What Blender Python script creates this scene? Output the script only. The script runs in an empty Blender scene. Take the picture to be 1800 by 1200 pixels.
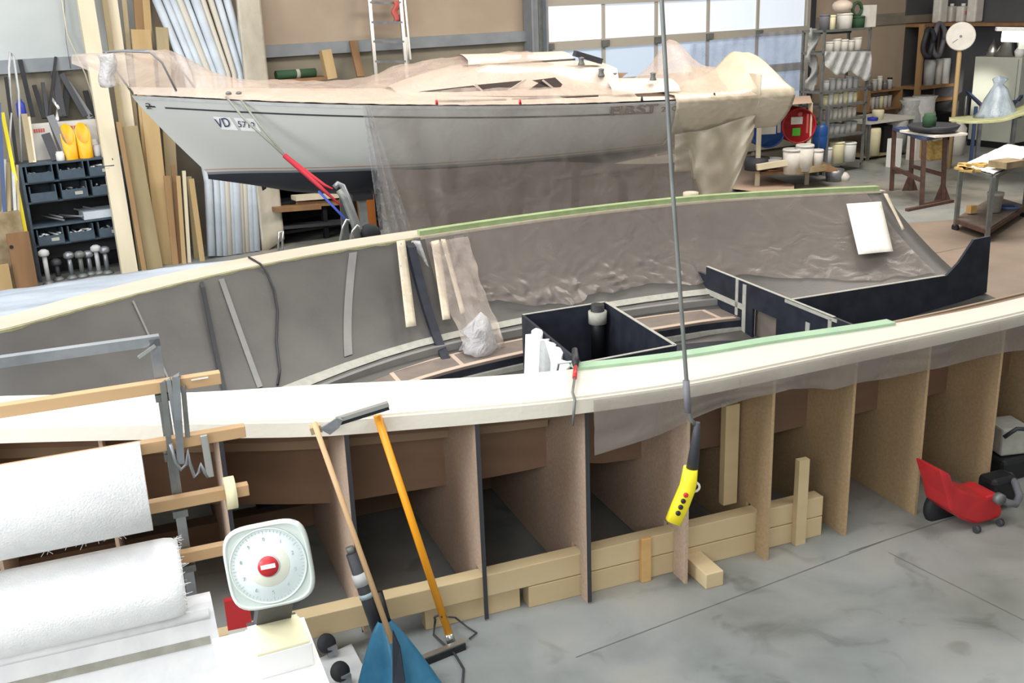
import bpy, bmesh, math, random
from mathutils import Vector, Matrix, noise
random.seed(7)
SC = bpy.context.scene; COL = SC.collection
PI = math.pi; R = math.radians
# ---------------- camera, world, lights, exposure ----------------
CH = 3.1; CP = R(18); CR = R(2.2); FPX = 1850.0
_R0 = Vector((1,0,0)); _U0 = Vector((0, math.sin(CP), math.cos(CP))); _F = Vector((0, math.cos(CP), -math.sin(CP)))
_R = _R0*math.cos(CR) - _U0*math.sin(CR); _U = _U0*math.cos(CR) + _R0*math.sin(CR)
cd = bpy.data.cameras.new('camera'); cam = bpy.data.objects.new('camera', cd); COL.objects.link(cam)
m = Matrix((( _R.x,_U.x,-_F.x,0),(_R.y,_U.y,-_F.y,0),(_R.z,_U.z,-_F.z,CH),(0,0,0,1)))
cam.matrix_world = m
cd.sensor_fit = 'HORIZONTAL'; cd.sensor_width = 36; cd.lens = 36*FPX/1800; cd.clip_start = .05; cd.clip_end = 200
SC.camera = cam
w = bpy.data.worlds.new('world'); SC.world = w; w.use_nodes = True
w.node_tree.nodes['Background'].inputs[0].default_value = (.75,.85,1,1)
w.node_tree.nodes['Background'].inputs[1].default_value = .6
def area(name, loc, rot, sx, sy, power, col):
    l = bpy.data.lights.new(name, 'AREA'); l.shape = 'RECTANGLE'; l.size = sx; l.size_y = sy; l.energy = power; l.color = col
    o = bpy.data.objects.new(name, l); COL.objects.link(o); o.location = loc; o.rotation_euler = rot; return o
area('overhead_light', (-2.5,3.0,6.3), (R(8),R(-10),0), 5, 3, 300, (.93,.97,1))
area('overhead_light', (4.5,4.0,6.3), (R(4),R(10),0), 4, 3, 150, (.96,.98,1))
area('overhead_light', (-2.0,10.0,6.3), (0,0,R(20)), 6, 2.0, 300, (1,.96,.91))
area('overhead_light', (-6.5,9.5,6.0), (0,0,R(30)), 3, 2, 200, (.86,.93,1))  # cool fill added beside the skylights to brighten the dim left rear
area('overhead_light', (5.0,13.5,6.3), (0,0,R(20)), 6, 2.5, 620, (1,.93,.84))
area('window_light', (-7.5,1.5,4.0), (R(72),0,R(-55)), 4, 2.4, 620, (.9,.95,1))
area('window_light', (-1.0,-2.6,4.4), (R(70),0,R(0)), 6, 2.4, 330, (.98,.99,1))
SC.view_settings.view_transform = 'Standard'; SC.view_settings.look = 'None'; SC.view_settings.gamma = 1
SC.view_settings.use_curve_mapping = False; SC.view_settings.exposure = 0.1
# ---------------- pixel -> place, each with its own true distance ----------------
def ray(x, y): return _F + _R*((x-900)/FPX) + _U*((600-y)/FPX)
CAM = Vector((0,0,CH))
def PZ(x, y, z=0): d = ray(x,y); return CAM + d*((z-CH)/d.z)
def PY(x, y, Y): d = ray(x,y); return CAM + d*(Y/d.y)
def PN(x, y, P, N): d = ray(x,y); return CAM + d*((P-CAM).dot(N)/d.dot(N))
n_ = math.hypot(.935,.355); A = Vector((.935/n_,.355/n_,0)); Cc = Vector((-A.y,A.x,0)); O0 = Vector((.3,5.3,0)); Z = Vector((0,0,1))
AA = math.atan2(A.y, A.x)
def W(s, w, z): return O0 + A*s + Cc*w + Z*z                      # workshop mould frame: along, across, up
def PW(x, y, w): return PN(x, y, O0+Cc*w, Cc)
def PS(x, y, s): return PN(x, y, O0+A*s, A)
def sw(P): d = P-O0; return d.dot(A), d.dot(Cc), P.z
WD = Vector((.854,.520,0)).normalized(); WN = Vector((WD.y,-WD.x,0)); WQ = Vector((5.71,20.5,0)); WA = math.atan2(WD.y, WD.x)
def B(u, v, z): return WQ + WD*u + WN*v + Z*z                     # back wall frame: along, out into the room, up
def PB(x, y, v): return PN(x, y, WQ+WN*v, WN)
def bc(P): d = P-WQ; return d.dot(WD), d.dot(WN), P.z
# ---------------- materials ----------------
def nm(name):
    m = bpy.data.materials.new(name); m.use_nodes = True; return m, m.node_tree, m.node_tree.nodes['Principled BSDF']
def mat(name, c, r=.6, metal=0, c2=None, sc=6, stretch=(1,1,1), rot=0, bump=0, bsc=40, lo=.35, hi=.65, spec=.5, det=4):
    m, t, b = nm(name); b.inputs['Roughness'].default_value = r; b.inputs['Metallic'].default_value = metal
    b.inputs['Specular IOR Level'].default_value = spec
    b.inputs['Base Color'].default_value = (*c,1)
    if c2 or bump:
        tc = t.nodes.new('ShaderNodeTexCoord'); mp = t.nodes.new('ShaderNodeMapping'); t.links.new(tc.outputs['Object'], mp.inputs[0])
        mp.vector_type = 'TEXTURE'; mp.inputs['Rotation'].default_value = (0,0,rot); mp.inputs['Scale'].default_value = stretch
    if c2:
        n = t.nodes.new('ShaderNodeTexNoise'); n.inputs['Scale'].default_value = sc; n.inputs['Detail'].default_value = det
        t.links.new(mp.outputs[0], n.inputs['Vector'])
        cr = t.nodes.new('ShaderNodeValToRGB'); cr.color_ramp.elements[0].position = lo; cr.color_ramp.elements[1].position = hi
        cr.color_ramp.elements[0].color = (*c,1); cr.color_ramp.elements[1].color = (*c2,1)
        t.links.new(n.outputs[0], cr.inputs[0]); t.links.new(cr.outputs[0], b.inputs['Base Color'])
    if bump:
        n = t.nodes.new('ShaderNodeTexNoise'); n.inputs['Scale'].default_value = bsc; n.inputs['Detail'].default_value = 3
        t.links.new(tc.outputs['Object'], n.inputs['Vector'])
        bp = t.nodes.new('ShaderNodeBump'); bp.inputs['Strength'].default_value = bump; bp.inputs['Distance'].default_value = .02
        t.links.new(n.outputs[0], bp.inputs['Height']); t.links.new(bp.outputs[0], b.inputs['Normal'])
    return m
def film(name, c, a, r=.3, wr=.25, sc=6, bump=.5):
    m, t, b = nm(name); b.inputs['Base Color'].default_value = (*c,1); b.inputs['Roughness'].default_value = r
    b.inputs['Subsurface Weight'].default_value = 0
    tr = t.nodes.new('ShaderNodeBsdfTransparent'); mx = t.nodes.new('ShaderNodeMixShader')
    tc = t.nodes.new('ShaderNodeTexCoord'); n = t.nodes.new('ShaderNodeTexNoise'); n.inputs['Scale'].default_value = sc; n.inputs['Distortion'].default_value = 1.2
    n.inputs['Detail'].default_value = 5; t.links.new(tc.outputs['Object'], n.inputs['Vector'])
    mr = t.nodes.new('ShaderNodeMapRange'); mr.inputs[1].default_value = .35; mr.inputs[2].default_value = .7
    mr.inputs[3].default_value = max(0,a-wr); mr.inputs[4].default_value = min(1,a+wr)
    t.links.new(n.outputs[0], mr.inputs[0]); t.links.new(mr.outputs[0], mx.inputs[0])
    tl = t.nodes.new('ShaderNodeBsdfTranslucent'); tl.inputs[0].default_value = (*c,1); m2 = t.nodes.new('ShaderNodeMixShader'); m2.inputs[0].default_value = .3
    t.links.new(b.outputs[0], m2.inputs[1]); t.links.new(tl.outputs[0], m2.inputs[2])
    t.links.new(tr.outputs[0], mx.inputs[1]); t.links.new(m2.outputs[0], mx.inputs[2])
    bp = t.nodes.new('ShaderNodeBump'); bp.inputs['Strength'].default_value = bump; bp.inputs['Distance'].default_value = .05
    t.links.new(n.outputs[0], bp.inputs['Height']); t.links.new(bp.outputs[0], b.inputs['Normal'])
    t.links.new(mx.outputs[0], t.nodes['Material Output'].inputs[0]); return m
def emit(name, c, s):
    m, t, b = nm(name); b.inputs['Base Color'].default_value = (*c,1); b.inputs['Emission Color'].default_value = (*c,1); b.inputs['Emission Strength'].default_value = s; return m
def hexc(h):
    r = [int(h[i:i+2],16)/255 for i in (0,2,4)]; return tuple(x/12.92 if x<.04045 else ((x+.055)/1.055)**2.4 for x in r)
H_ = hexc
M = {}
M['carbon'] = mat('carbon_skin', H_('4c4946'), .5, c2=H_('57534f'), sc=2.2, bump=.05)
M['carbon_dark'] = mat('carbon_panel', H_('1f222b'), .6, c2=H_('2a2d36'), sc=8, spec=.3)
M['carbon_mid'] = mat('carbon_mid', H_('757472'), .5, c2=H_('807d79'), sc=5)
M['seat'] = mat('seat_core', H_('6e625a'), .7, c2=H_('7d7066'), sc=6)
M['peel'] = mat('peel_ply_tape', H_('a3a095'), .8, c2=H_('b0ada2'), sc=20)
M['peel_tan'] = mat('tan_tape', H_('bea896'), .8)
M['mask'] = mat('masking_tape', H_('bcae97'), .8, c2=H_('c9bca6'), sc=12)
M['white_wood'] = mat('white_flange', H_('cbc3b4'), .7, c2=H_('d8d1c3'), sc=3, stretch=(8,1,1), rot=AA, bump=.1)
M['cream_wood'] = mat('cream_flange', H_('b5a794'), .7, c2=H_('bfb2a0'), sc=3, stretch=(8,1,1), rot=AA)
M['foam'] = mat('green_foam', H_('8a9a6c'), .8, c2=H_('98a878'), sc=10)
M['foam2'] = mat('mint_board', H_('94b291'), .7, c2=H_('a0bc9c'), sc=6)
M['foam_y'] = mat('foam_edge', H_('97936f'), .85, c2=H_('a5a17c'), sc=16, bump=.3)
M['chip'] = mat('chipboard', H_('ad9480'), .75, c2=H_('baa28e'), sc=60, bump=.05)
M['chip2'] = mat('chipboard_warm', H_('a58a66'), .75, c2=H_('b09674'), sc=60, bump=.05)
M['ply'] = mat('mould_plank', H_('785d49'), .75, c2=H_('8a6d56'), sc=3, stretch=(8,1,1), rot=AA)
M['ply2'] = mat('mould_batten', H_('8d765e'), .75, c2=H_('9c856c'), sc=3, stretch=(8,1,1), rot=AA)
M['timber'] = mat('pale_timber', H_('c2ab82'), .7, c2=H_('d0ba94'), sc=3, stretch=(9,1,1), rot=AA, bump=.05)
M['timber_o'] = mat('orange_timber', H_('c59b60'), .7, c2=H_('d3ac72'), sc=6)
M['rod'] = mat('wood_rod', H_('b8946a'), .65, c2=H_('c7a57c'), sc=3, stretch=(9,1,1), rot=AA)
for k,a,b in (('w1','cfc2a6','dbcfb6'),('w2','9c8c6a','b0a07e'),('w3','8a7b5c','a1906c'),('w4','ad9062','bea276'),('w5','8a6a48','a08058'),('w6','9a8a6c','b0a182'),('w7','7a5a3c','94704c')):
    M[k] = mat('board_'+{'w1':'pale','w2':'tan','w3':'weathered','w4':'honey','w5':'brown','w6':'greyish','w7':'dark'}[k], H_(a), .75, c2=H_(b), sc=4, stretch=(1,1,9), bump=.05)
M['tube'] = mat('grey_tube', H_('b3bcc4'), .45, c2=H_('c6ced6'), sc=3)
M['tube_w'] = mat('beige_tube', H_('c6bfb2'), .5)
M['metal'] = mat('grey_metal', H_('83868a'), .4, .6, c2=H_('9a9da0'), sc=8)
M['metal_d'] = mat('dark_metal', H_('686a67'), .5, .3, c2=H_('787a76'), sc=8)
M['alu'] = mat('aluminium', H_('c4c4c2'), .3, .9)
M['rust'] = mat('rusty_steel', H_('54423c'), .7, .2, c2=H_('6c4c40'), sc=14)
M['bluesteel'] = mat('blue_steel', H_('4a5a80'), .6, .2)
M['navybin'] = mat('slate_bin', H_('3c4852'), .5, c2=H_('465460'), sc=9)
M['black'] = mat('black', H_('18181c'), .5)
M['black_r'] = mat('black_rubber', H_('1d1e22'), .7)
M['char'] = mat('charcoal', H_('37373c'), .6)
M['grey'] = mat('grey', H_('77777a'), .6)
M['lgrey'] = mat('light_grey', H_('b4b4b4'), .6, c2=H_('c2c2c0'), sc=8)
M['white'] = mat('white', H_('ebebe8'), .5)
M['offw'] = mat('off_white', H_('d2ccc4'), .6, c2=H_('dcd8d0'), sc=8)
M['paper'] = mat('white_paper', H_('efe6da'), .7)
M['mattress'] = mat('glass_mat', H_('f4f5f6'), .95, c2=H_('fdfdfd'), sc=14, bump=.25, bsc=120)
M['cream'] = mat('cream_card', H_('ece4bd'), .8)
M['red'] = mat('red', H_('c1272b'), .45, c2=H_('b02228'), sc=8)
M['redp'] = mat('red_print', H_('c8605a'), .7)
M['orange'] = mat('orange_handle', H_('e99a12'), .4)
M['yellow'] = mat('yellow', H_('e8d523'), .45)
M['yel2'] = mat('amber_plastic', H_('e8ab10'), .4)
M['blue'] = mat('blue_drum', H_('1f4f95'), .4)
M['blue2'] = mat('bright_blue', H_('2e3fae'), .5)
M['teal'] = mat('teal_plastic', H_('26607f'), .35, c2=H_('33718f'), sc=6, bump=.3, bsc=12)
M['green'] = mat('dark_green', H_('2f4f35'), .8)
M['label_g'] = mat('green_label', H_('4fae2c'), .6)
M['card'] = mat('cardboard', H_('a07a55'), .8, c2=H_('b08a64'), sc=8)
M['cardg'] = mat('worn_board', H_('7d6a4c'), .85, c2=H_('a39274'), sc=5)
M['copper'] = mat('brown_varnish', H_('8a5022'), .3, c2=H_('a8662e'), sc=3, stretch=(1,1,6))
M['plasticbag'] = film('plastic_bag', H_('c8cac8'), .85, .35, .12, 8)
M['film_pink'] = film('clear_film', H_('d8c8bc'), .46, .25, .14, 3, .35)
M['film_grey'] = film('grey_film', H_('9b9088'), .42, .25, .12, 3, .4)
M['film_thick'] = film('thick_film', H_('8d8279'), .86, .3, .1, 3, .5)
M['film_hull'] = film('hull_film', H_('a0948c'), .5, .26, .06, 4, .4)
M['film_skirt'] = film('skirt_film', H_('a39a93'), .52, .2, .10, 1.6, .5)
M['door_film'] = film('door_film', H_('aab4cc'), .35, .3, .2, 2, .2)
M['film_white'] = film('white_film', H_('dcd9d9'), .8, .3, .18, 10, .8)
M['cover'] = mat('cream_sheet', H_('b5a994'), .38, c2=H_('c0b49f'), sc=3, bump=.4, bsc=6)
M['deck'] = mat('boat_deck', H_('cfbfb0'), .5)
M['glassd'] = mat('dark_window', H_('5b4f4b'), .15)
M['strap_g'] = mat('grey_strap', H_('85867c'), .8)
M['strap_r'] = mat('red_strap', H_('a81c2c'), .7)
M['strap_b'] = mat('blue_strap', H_('3a52b4'), .7)
M['fluff'] = mat('gold_fibre', H_('a88848'), .8, c2=H_('c8a868'), sc=20)
M['hose'] = mat('grey_hose', H_('6c6a70'), .5)
M['scale'] = mat('scale_white', H_('c9d2cc'), .35)
M['dial'] = mat('dial_face', H_('dfe8e8'), .25)
M['dial2'] = mat('dial_inner', H_('e0e2d2'), .3)
M['ink'] = mat('faded_ink', H_('9aa8ac'), .6)
M['navy'] = mat('navy_ink', H_('22305a'), .6)
M['inkd'] = mat('dark_ink', H_('2e3436'), .5)
M['brownink'] = mat('brown_ink', H_('5c5248'), .5)
M['cabinet'] = mat('cabinet_enamel', H_('b9bdb2'), .28, c2=H_('c2c5ba'), sc=2)
M['tube_on'] = emit('lamp_glow', (1,1,.97), 9)
# ---------------- mesh builder ----------------
class MB:
    def __init__(s): s.v = []; s.f = []; s.sm = []
    def add(s, vs, fs, smooth=False):
        k = len(s.v); s.v += [Vector(v) for v in vs]; s.f += [tuple(i+k for i in f) for f in fs]; s.sm += [smooth]*len(fs); return s
    def hexa(s, P): return s.add(P, [(0,3,2,1),(4,5,6,7),(0,1,5,4),(1,2,6,5),(2,3,7,6),(3,0,4,7)])
    def box(s, c, d, rot=0, bev=0):
        c = Vector(c); x,y,z = [k/2 for k in d]; ca,sa = math.cos(rot), math.sin(rot)
        P = [(-x,-y,-z),(x,-y,-z),(x,y,-z),(-x,y,-z),(-x,-y,z),(x,-y,z),(x,y,z),(-x,y,z)]
        return s.hexa([c+Vector((p[0]*ca-p[1]*sa, p[0]*sa+p[1]*ca, p[2])) for p in P])
    def bar(s, p0, p1, w, h, up=Z, twist=0):
        p0, p1 = Vector(p0), Vector(p1); d = (p1-p0).normalized()
        a = d.cross(up); a = a.normalized() if a.length > 1e-4 else Vector((1,0,0)); b = a.cross(d).normalized()
        if twist: a, b = a*math.cos(twist)+b*math.sin(twist), b*math.cos(twist)-a*math.sin(twist)
        a = a*w/2; b = b*h/2
        return s.hexa([p0-a-b, p0+a-b, p0+a+b, p0-a+b, p1-a-b, p1+a-b, p1+a+b, p1-a+b])
    def tube(s, path, r, n=8, caps=True, taper=None):
        path = [Vector(p) for p in path]; k = len(s.v); L = len(path); prev = None
        for i, p in enumerate(path):
            d = (path[min(i+1,L-1)]-path[max(i-1,0)]).normalized()
            if prev is None:
                a = d.cross(Z); a = a if a.length > .05 else d.cross(Vector((1,0,0)))
            else: a = prev - d*prev.dot(d)
            a.normalize(); prev = a; b = d.cross(a); rr = taper[i] if taper else r
            for j in range(n):
                t = 2*PI*j/n; s.v.append(p + a*math.cos(t)*rr + b*math.sin(t)*rr)
        for i in range(L-1):
            for j in range(n):
                s.f.append((k+i*n+j, k+i*n+(j+1)%n, k+(i+1)*n+(j+1)%n, k+(i+1)*n+j)); s.sm.append(True)
        if caps:
            s.f.append(tuple(k+j for j in reversed(range(n)))); s.sm.append(False)
            s.f.append(tuple(k+(L-1)*n+j for j in range(n))); s.sm.append(False)
        return s
    def lathe(s, base, prof, n=16, axis=Z):
        base = Vector(base); axis = Vector(axis).normalized(); a = axis.cross(Vector((1,0,0)));
        if a.length < .1: a = axis.cross(Vector((0,1,0)))
        a.normalize(); b = axis.cross(a); k = len(s.v)
        for r, h in prof:
            for j in range(n):
                t = 2*PI*j/n; s.v.append(base + axis*h + a*math.cos(t)*r + b*math.sin(t)*r)
        for i in range(len(prof)-1):
            for j in range(n):
                s.f.append((k+i*n+j, k+i*n+(j+1)%n, k+(i+1)*n+(j+1)%n, k+(i+1)*n+j)); s.sm.append(True)
        if prof[0][0] > 1e-4: s.f.append(tuple(k+j for j in reversed(range(n)))); s.sm.append(False)
        if prof[-1][0] > 1e-4: s.f.append(tuple(k+(len(prof)-1)*n+j for j in range(n))); s.sm.append(False)
        return s
    def prism(s, poly, vec):
        poly = [Vector(p) for p in poly]; n = len(poly); vec = Vector(vec)
        return s.add(poly + [p+vec for p in poly], [tuple(reversed(range(n))), tuple(range(n,2*n))] + [(i,(i+1)%n,n+(i+1)%n,n+i) for i in range(n)])
    def sheet(s, fn, nu, nv, th=0, smooth=True):
        P = [[Vector(fn(i/nu, j/nv)) for j in range(nv+1)] for i in range(nu+1)]
        vs = [p for row in P for p in row]; q = nv+1
        fs = [(i*q+j, (i+1)*q+j, (i+1)*q+j+1, i*q+j+1) for i in range(nu) for j in range(nv)]
        if not th: return s.add(vs, fs, smooth)
        N = []
        for i in range(nu+1):
            for j in range(nv+1):
                du = P[min(i+1,nu)][j]-P[max(i-1,0)][j]; dv = P[i][min(j+1,nv)]-P[i][max(j-1,0)]
                nn = du.cross(dv); N.append(nn.normalized() if nn.length>1e-9 else Z)
        k = len(vs); vs2 = [v+n*th for v,n in zip(vs,N)]
        fs2 = [tuple(reversed([x+k for x in f])) for f in fs]
        ed = []
        for i in range(nu): ed += [(i*q,i*q+k,(i+1)*q+k,(i+1)*q), (i*q+nv,(i+1)*q+nv,(i+1)*q+nv+k,i*q+nv+k)]
        for j in range(nv): ed += [(j,j+1,j+1+k,j+k), (nu*q+j,nu*q+j+k,nu*q+j+1+k,nu*q+j+1)]
        s.add(vs+vs2, fs+fs2, smooth); k0 = len(s.v)-len(vs)-len(vs2)
        s.f += [tuple(x+k0 for x in e) for e in ed]; s.sm += [False]*len(ed); return s
def obj(name, mb, m, parent=None, origin=None, bevel=0, label=None):
    if parent is not None: origin = wloc(parent)
    if origin is None:
        xs = [v.x for v in mb.v]; ys = [v.y for v in mb.v]; zs = [v.z for v in mb.v]
        origin = Vector(((min(xs)+max(xs))/2, (min(ys)+max(ys))/2, min(zs)))
    origin = Vector(origin)
    me = bpy.data.meshes.new(name); me.from_pydata([v-origin for v in mb.v], [], mb.f); me.validate()
    if len(me.polygons) == len(mb.sm): me.polygons.foreach_set('use_smooth', mb.sm)
    bm = bmesh.new(); bm.from_mesh(me); bmesh.ops.recalc_face_normals(bm, faces=bm.faces); bm.to_mesh(me); bm.free()
    me.materials.append(M[m] if isinstance(m, str) else m)
    o = bpy.data.objects.new(name, me); COL.objects.link(o); o['_wl'] = tuple(origin)
    if parent is not None: o.parent = parent
    else: o.location = origin
    if bevel:
        md = o.modifiers.new('bevel','BEVEL'); md.width = bevel; md.segments = 2; md.limit_method = 'ANGLE'
    if label: o['label'] = label
    return o
def wloc(o): return Vector(o['_wl'])
def thing(name, label, cat, loc, group=None):
    o = bpy.data.objects.new(name, None); COL.objects.link(o); o.empty_display_size = .1; o.location = loc; o['_wl'] = tuple(loc)
    o['label'] = label; o['category'] = cat
    if group: o['group'] = group
    return o
def single(name, mb, m, label, cat, group=None, bevel=0, kind=None):
    o = obj(name, mb, m, bevel=bevel); o['label'] = label; o['category'] = cat
    if group: o['group'] = group
    if kind: o['kind'] = kind
    return o
def struct(name, mb, m, parent=None):
    o = obj(name, mb, m, parent)
    if parent is None: o['kind'] = 'structure'
    return o
def copyt(root, loc, rotz, label, group):
    r = root.copy(); COL.objects.link(r); r.location = loc; r.rotation_euler = (0,0,rotz); r['_wl'] = tuple(loc); r['label'] = label; r['group'] = group
    for ch in list(root.children):
        c = ch.copy(); COL.objects.link(c); c.parent = r
        for g in list(ch.children): d = g.copy(); COL.objects.link(d); d.parent = c
    return r
def text(name, body, size, origin, xdir, ydir, m, parent, outline=0, align='LEFT', sx=1):
    cu = bpy.data.curves.new(name, 'FONT'); cu.body = body; cu.size = size; cu.align_x = align
    if outline: cu.fill_mode = 'NONE'; cu.bevel_depth = outline; cu.bevel_resolution = 0
    else: cu.extrude = .001
    t = bpy.data.objects.new('tmp', cu); COL.objects.link(t)
    dg = bpy.context.evaluated_depsgraph_get(); me = bpy.data.meshes.new_from_object(t.evaluated_get(dg)); me.name = name
    bpy.data.objects.remove(t); x = Vector(xdir).normalized(); y = Vector(ydir); y = (y-x*y.dot(x)).normalized(); z = x.cross(y)
    pl = wloc(parent) if parent is not None else Vector((0,0,0))
    for v in me.vertices: v.co = Vector(origin)-pl + x*v.co.x*sx + y*v.co.y + z*v.co.z
    me.materials.clear(); me.materials.append(M[m]); o = bpy.data.objects.new(name, me); COL.objects.link(o); o['_wl'] = tuple(pl)
    if parent is not None: o.parent = parent
    return o
def lerp(pts, x):
    if x <= pts[0][0]: return pts[0][1]
    for (a,b),(c,d) in zip(pts, pts[1:]):
        if x <= c: t = (x-a)/(c-a); return b+(d-b)*t
    return pts[-1][1]
def sm3(pts, x):     # smooth interpolation (Catmull-Rom)
    n = len(pts)
    if x <= pts[0][0]: return pts[0][1]
    if x >= pts[-1][0]: return pts[-1][1]
    for i in range(n-1):
        if x <= pts[i+1][0]:
            x0,y0 = pts[i]; x1,y1 = pts[i+1]; h = x1-x0; t = (x-x0)/h
            m0 = (y1-pts[i-1][1])/(x1-pts[i-1][0]) if i else (y1-y0)/h
            m1 = (pts[i+2][1]-y0)/(pts[i+2][0]-x0) if i+2 < n else (y1-y0)/h
            return (2*t**3-3*t**2+1)*y0 + (t**3-2*t**2+t)*h*m0 + (-2*t**3+3*t**2)*y1 + (t**3-t**2)*h*m1
def nz(x, y, z=0): return noise.noise(Vector((x,y,z)))
# ================= the hall =================
def floor_mat():
    m, t, b = nm('concrete_floor'); b.inputs['Roughness'].default_value = .42; b.inputs['Specular IOR Level'].default_value = .35
    tc = t.nodes.new('ShaderNodeTexCoord')
    def N(sc, det, dis=0):
        n = t.nodes.new('ShaderNodeTexNoise'); n.inputs['Scale'].default_value = sc; n.inputs['Detail'].default_value = det; n.inputs['Distortion'].default_value = dis
        t.links.new(tc.outputs['Object'], n.inputs['Vector']); return n
    def ramp(n, els):
        r = t.nodes.new('ShaderNodeValToRGB')
        while len(r.color_ramp.elements) < len(els): r.color_ramp.elements.new(.5)
        for e,(p,c) in zip(r.color_ramp.elements, els): e.position = p; e.color = (*c,1)
        t.links.new(n.outputs[0], r.inputs[0]); return r
    a = ramp(N(1.3,8,.6), [(.3,H_('70736f')),(.45,H_('888a87')),(.55,H_('929390')),(.7,H_('9f9c95'))])
    c = ramp(N(.5,3), [(.35,(.93,.97,1.0)),(.65,(1.0,.93,.85))])
    d = ramp(N(3.5,10,1), [(.3,(.72,.72,.7)),(.42,(1,1,1)),(.75,(1.06,1.06,1.06))])
    def mul(x, y):
        k = t.nodes.new('ShaderNodeMix'); k.data_type = 'RGBA'; k.blend_type = 'MULTIPLY'; k.inputs[0].default_value = 1
        t.links.new(x, k.inputs[6]); t.links.new(y, k.inputs[7]); return k.outputs[2]
    o = mul(mul(a.outputs[0], c.outputs[0]), d.outputs[0]); t.links.new(o, b.inputs['Base Color']); return m
M['floor'] = floor_mat()
M['wall_w'] = mat('panel_white', H_('b4b8b6'), .7, c2=H_('bec2c0'), sc=1.2)
M['wall_b'] = mat('panel_beige', H_('a3917e'), .7, c2=H_('ae9c88'), sc=1.2)
M['wall_low'] = mat('lower_wall', H_('7d7568'), .8, c2=H_('8f8674'), sc=1.5)
M['wall_dark'] = mat('dark_wall', H_('4a4a4d'), .7, c2=H_('58585a'), sc=1)
M['steel_g'] = mat('painted_steel', H_('7d8286'), .5, c2=H_('888c90'), sc=4)
M['roof'] = mat('roof_panel', H_('c8c8c4'), .8)
uc, ul, vf = bc(PB(1655,0,0))[0], -27.0, 17.0
def wallbox(u0,u1,v0,v1,z0,z1): return MB().hexa([B(u0,v0,z0),B(u1,v0,z0),B(u1,v1,z0),B(u0,v1,z0),B(u0,v0,z1),B(u1,v0,z1),B(u1,v1,z1),B(u0,v1,z1)])
fl = struct('floor', wallbox(ul,uc,-.2,vf,-.1,0), 'floor')
def joint(a, b, wd=.007):
    a, b = PZ(*a), PZ(*b); d = (b-a).normalized(); n = Vector((-d.y,d.x,0))*wd/2
    struct('joint', MB().add([a-d*.3-n+Z*.001,b-n+Z*.001,b+n+Z*.001,a-d*.3+n+Z*.001], [(0,1,2,3)]), 'metal_d', fl)
joint((1100,1122),(1560,948)); joint((1560,948),(1800,868)); joint((1640,1010),(1800,1090),.005)
u3 = bc(PB(262,0,0))[0]; zb0 = 2.56
struct('wall_back', wallbox(u3,uc,-.2,0,zb0,7), 'wall_b'); 
o = struct('wall_back', wallbox(ul,u3,-.2,0,zb0,7), 'wall_w')
struct('wall_back', wallbox(ul,uc,-.2,0,0,zb0), 'wall_low')
uc0 = bc(PB(1437,0,0))[0]
struct('wall_right', wallbox(uc,uc+.2,-.2,vf,0,7), 'wall_dark')
struct('wall_left', wallbox(ul-.2,ul,-.2,vf,0,7), 'wall_w')
struct('wall_front', wallbox(ul,uc,vf,vf+.2,0,7), 'wall_w')
struct('ceiling', wallbox(ul,uc,-.2,vf,7,7.2), 'roof')
ud0 = bc(PB(957,0,.0))[0]; ud1 = bc(PB(1420,0,0))[0]
struct('trim_1', wallbox(ul,ud0-.2,0,.09,2.46,2.62), 'steel_g')
# wall panel right of the door is beige down to the bench
struct('wall_back', wallbox(ud1+.1,uc,0,.03,0,2.35), 'wall_b')
struct('trim_2', wallbox(ud1+.1,uc,0,.07,2.35,2.5), 'wall_low')
# columns
mb = MB(); uk = bc(PB(930,0,.2))[0]
for a,b,c,d in ((0,.03,.02,.26),(.27,.3,.02,.26),(.03,.27,.12,.15)): 
    q = wallbox(uk+a,uk+b,c,d,0,6.9); mb.add(q.v, q.f)
struct('trim_3', mb, 'steel_g')
# sectional glazed door
M['pane_hi'] = emit('glowing_pane_bright', H_('e6ebf2'), .9); M['pane_lo'] = emit('glowing_pane_dim', H_('a9b6c6'), .62)  # frosted panes emit by themselves, in place of the daylight behind them
M['pane_mid'] = emit('glowing_pane', H_('c6ced8'), .75)
M['door_al'] = mat('door_frame', H_('a9a296'), .5)
us = [bc(PB(x,40,.1))[0] for x in (962,1060,1153,1244,1331,1416)]
zr = [bc(PB(965,82,.1))[2]+k*.68 for k in (-3,-2,-1,0,1,2)]; zr[2] = bc(PB(1370,119,.1))[2]; hr = .14
mb = MB()
def addq(mb, q): mb.add(q.v, q.f)
for u in (us[0]-.08, us[-1]): addq(mb, wallbox(u,u+.08,.03,.14,0,5))
door = struct('door_1', mb, 'door_al')
for z in zr: struct('rail', wallbox(us[0],us[-1],.04,.14,z-hr/2,z+hr/2), 'door_al', door)
zall = [0]+zr
for i in range(5):
    for k,(z0,z1) in enumerate(zip(zall, zall[1:])):
        if i: struct('mullion', wallbox(us[i]-.03,us[i]+.03,.05,.12,z0+(.07 if z0 else 0),z1-.07), 'door_al', door)
        if z1 < 1.2: struct('solid_panel', wallbox(us[i]+.03,us[i+1]-.03,.07,.09,z0,z1), 'wall_low', door); continue
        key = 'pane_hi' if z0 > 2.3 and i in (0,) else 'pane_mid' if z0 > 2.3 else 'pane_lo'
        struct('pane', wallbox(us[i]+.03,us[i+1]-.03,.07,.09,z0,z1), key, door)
        if z0 > 2.2 and z0 < 2.5: 
            struct('hinge', wallbox(us[i]-.07,us[i]+.07,.14,.19,z0-.05,z0+.05), 'metal_d', door)
struct('guide_rail', wallbox(us[-1]+.09,us[-1]+.2,.0,.16,0,6), 'char', door)
struct('guide_rail', wallbox(us[0]-.2,us[0]-.09,.0,.16,0,6), 'metal_d', door)
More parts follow.
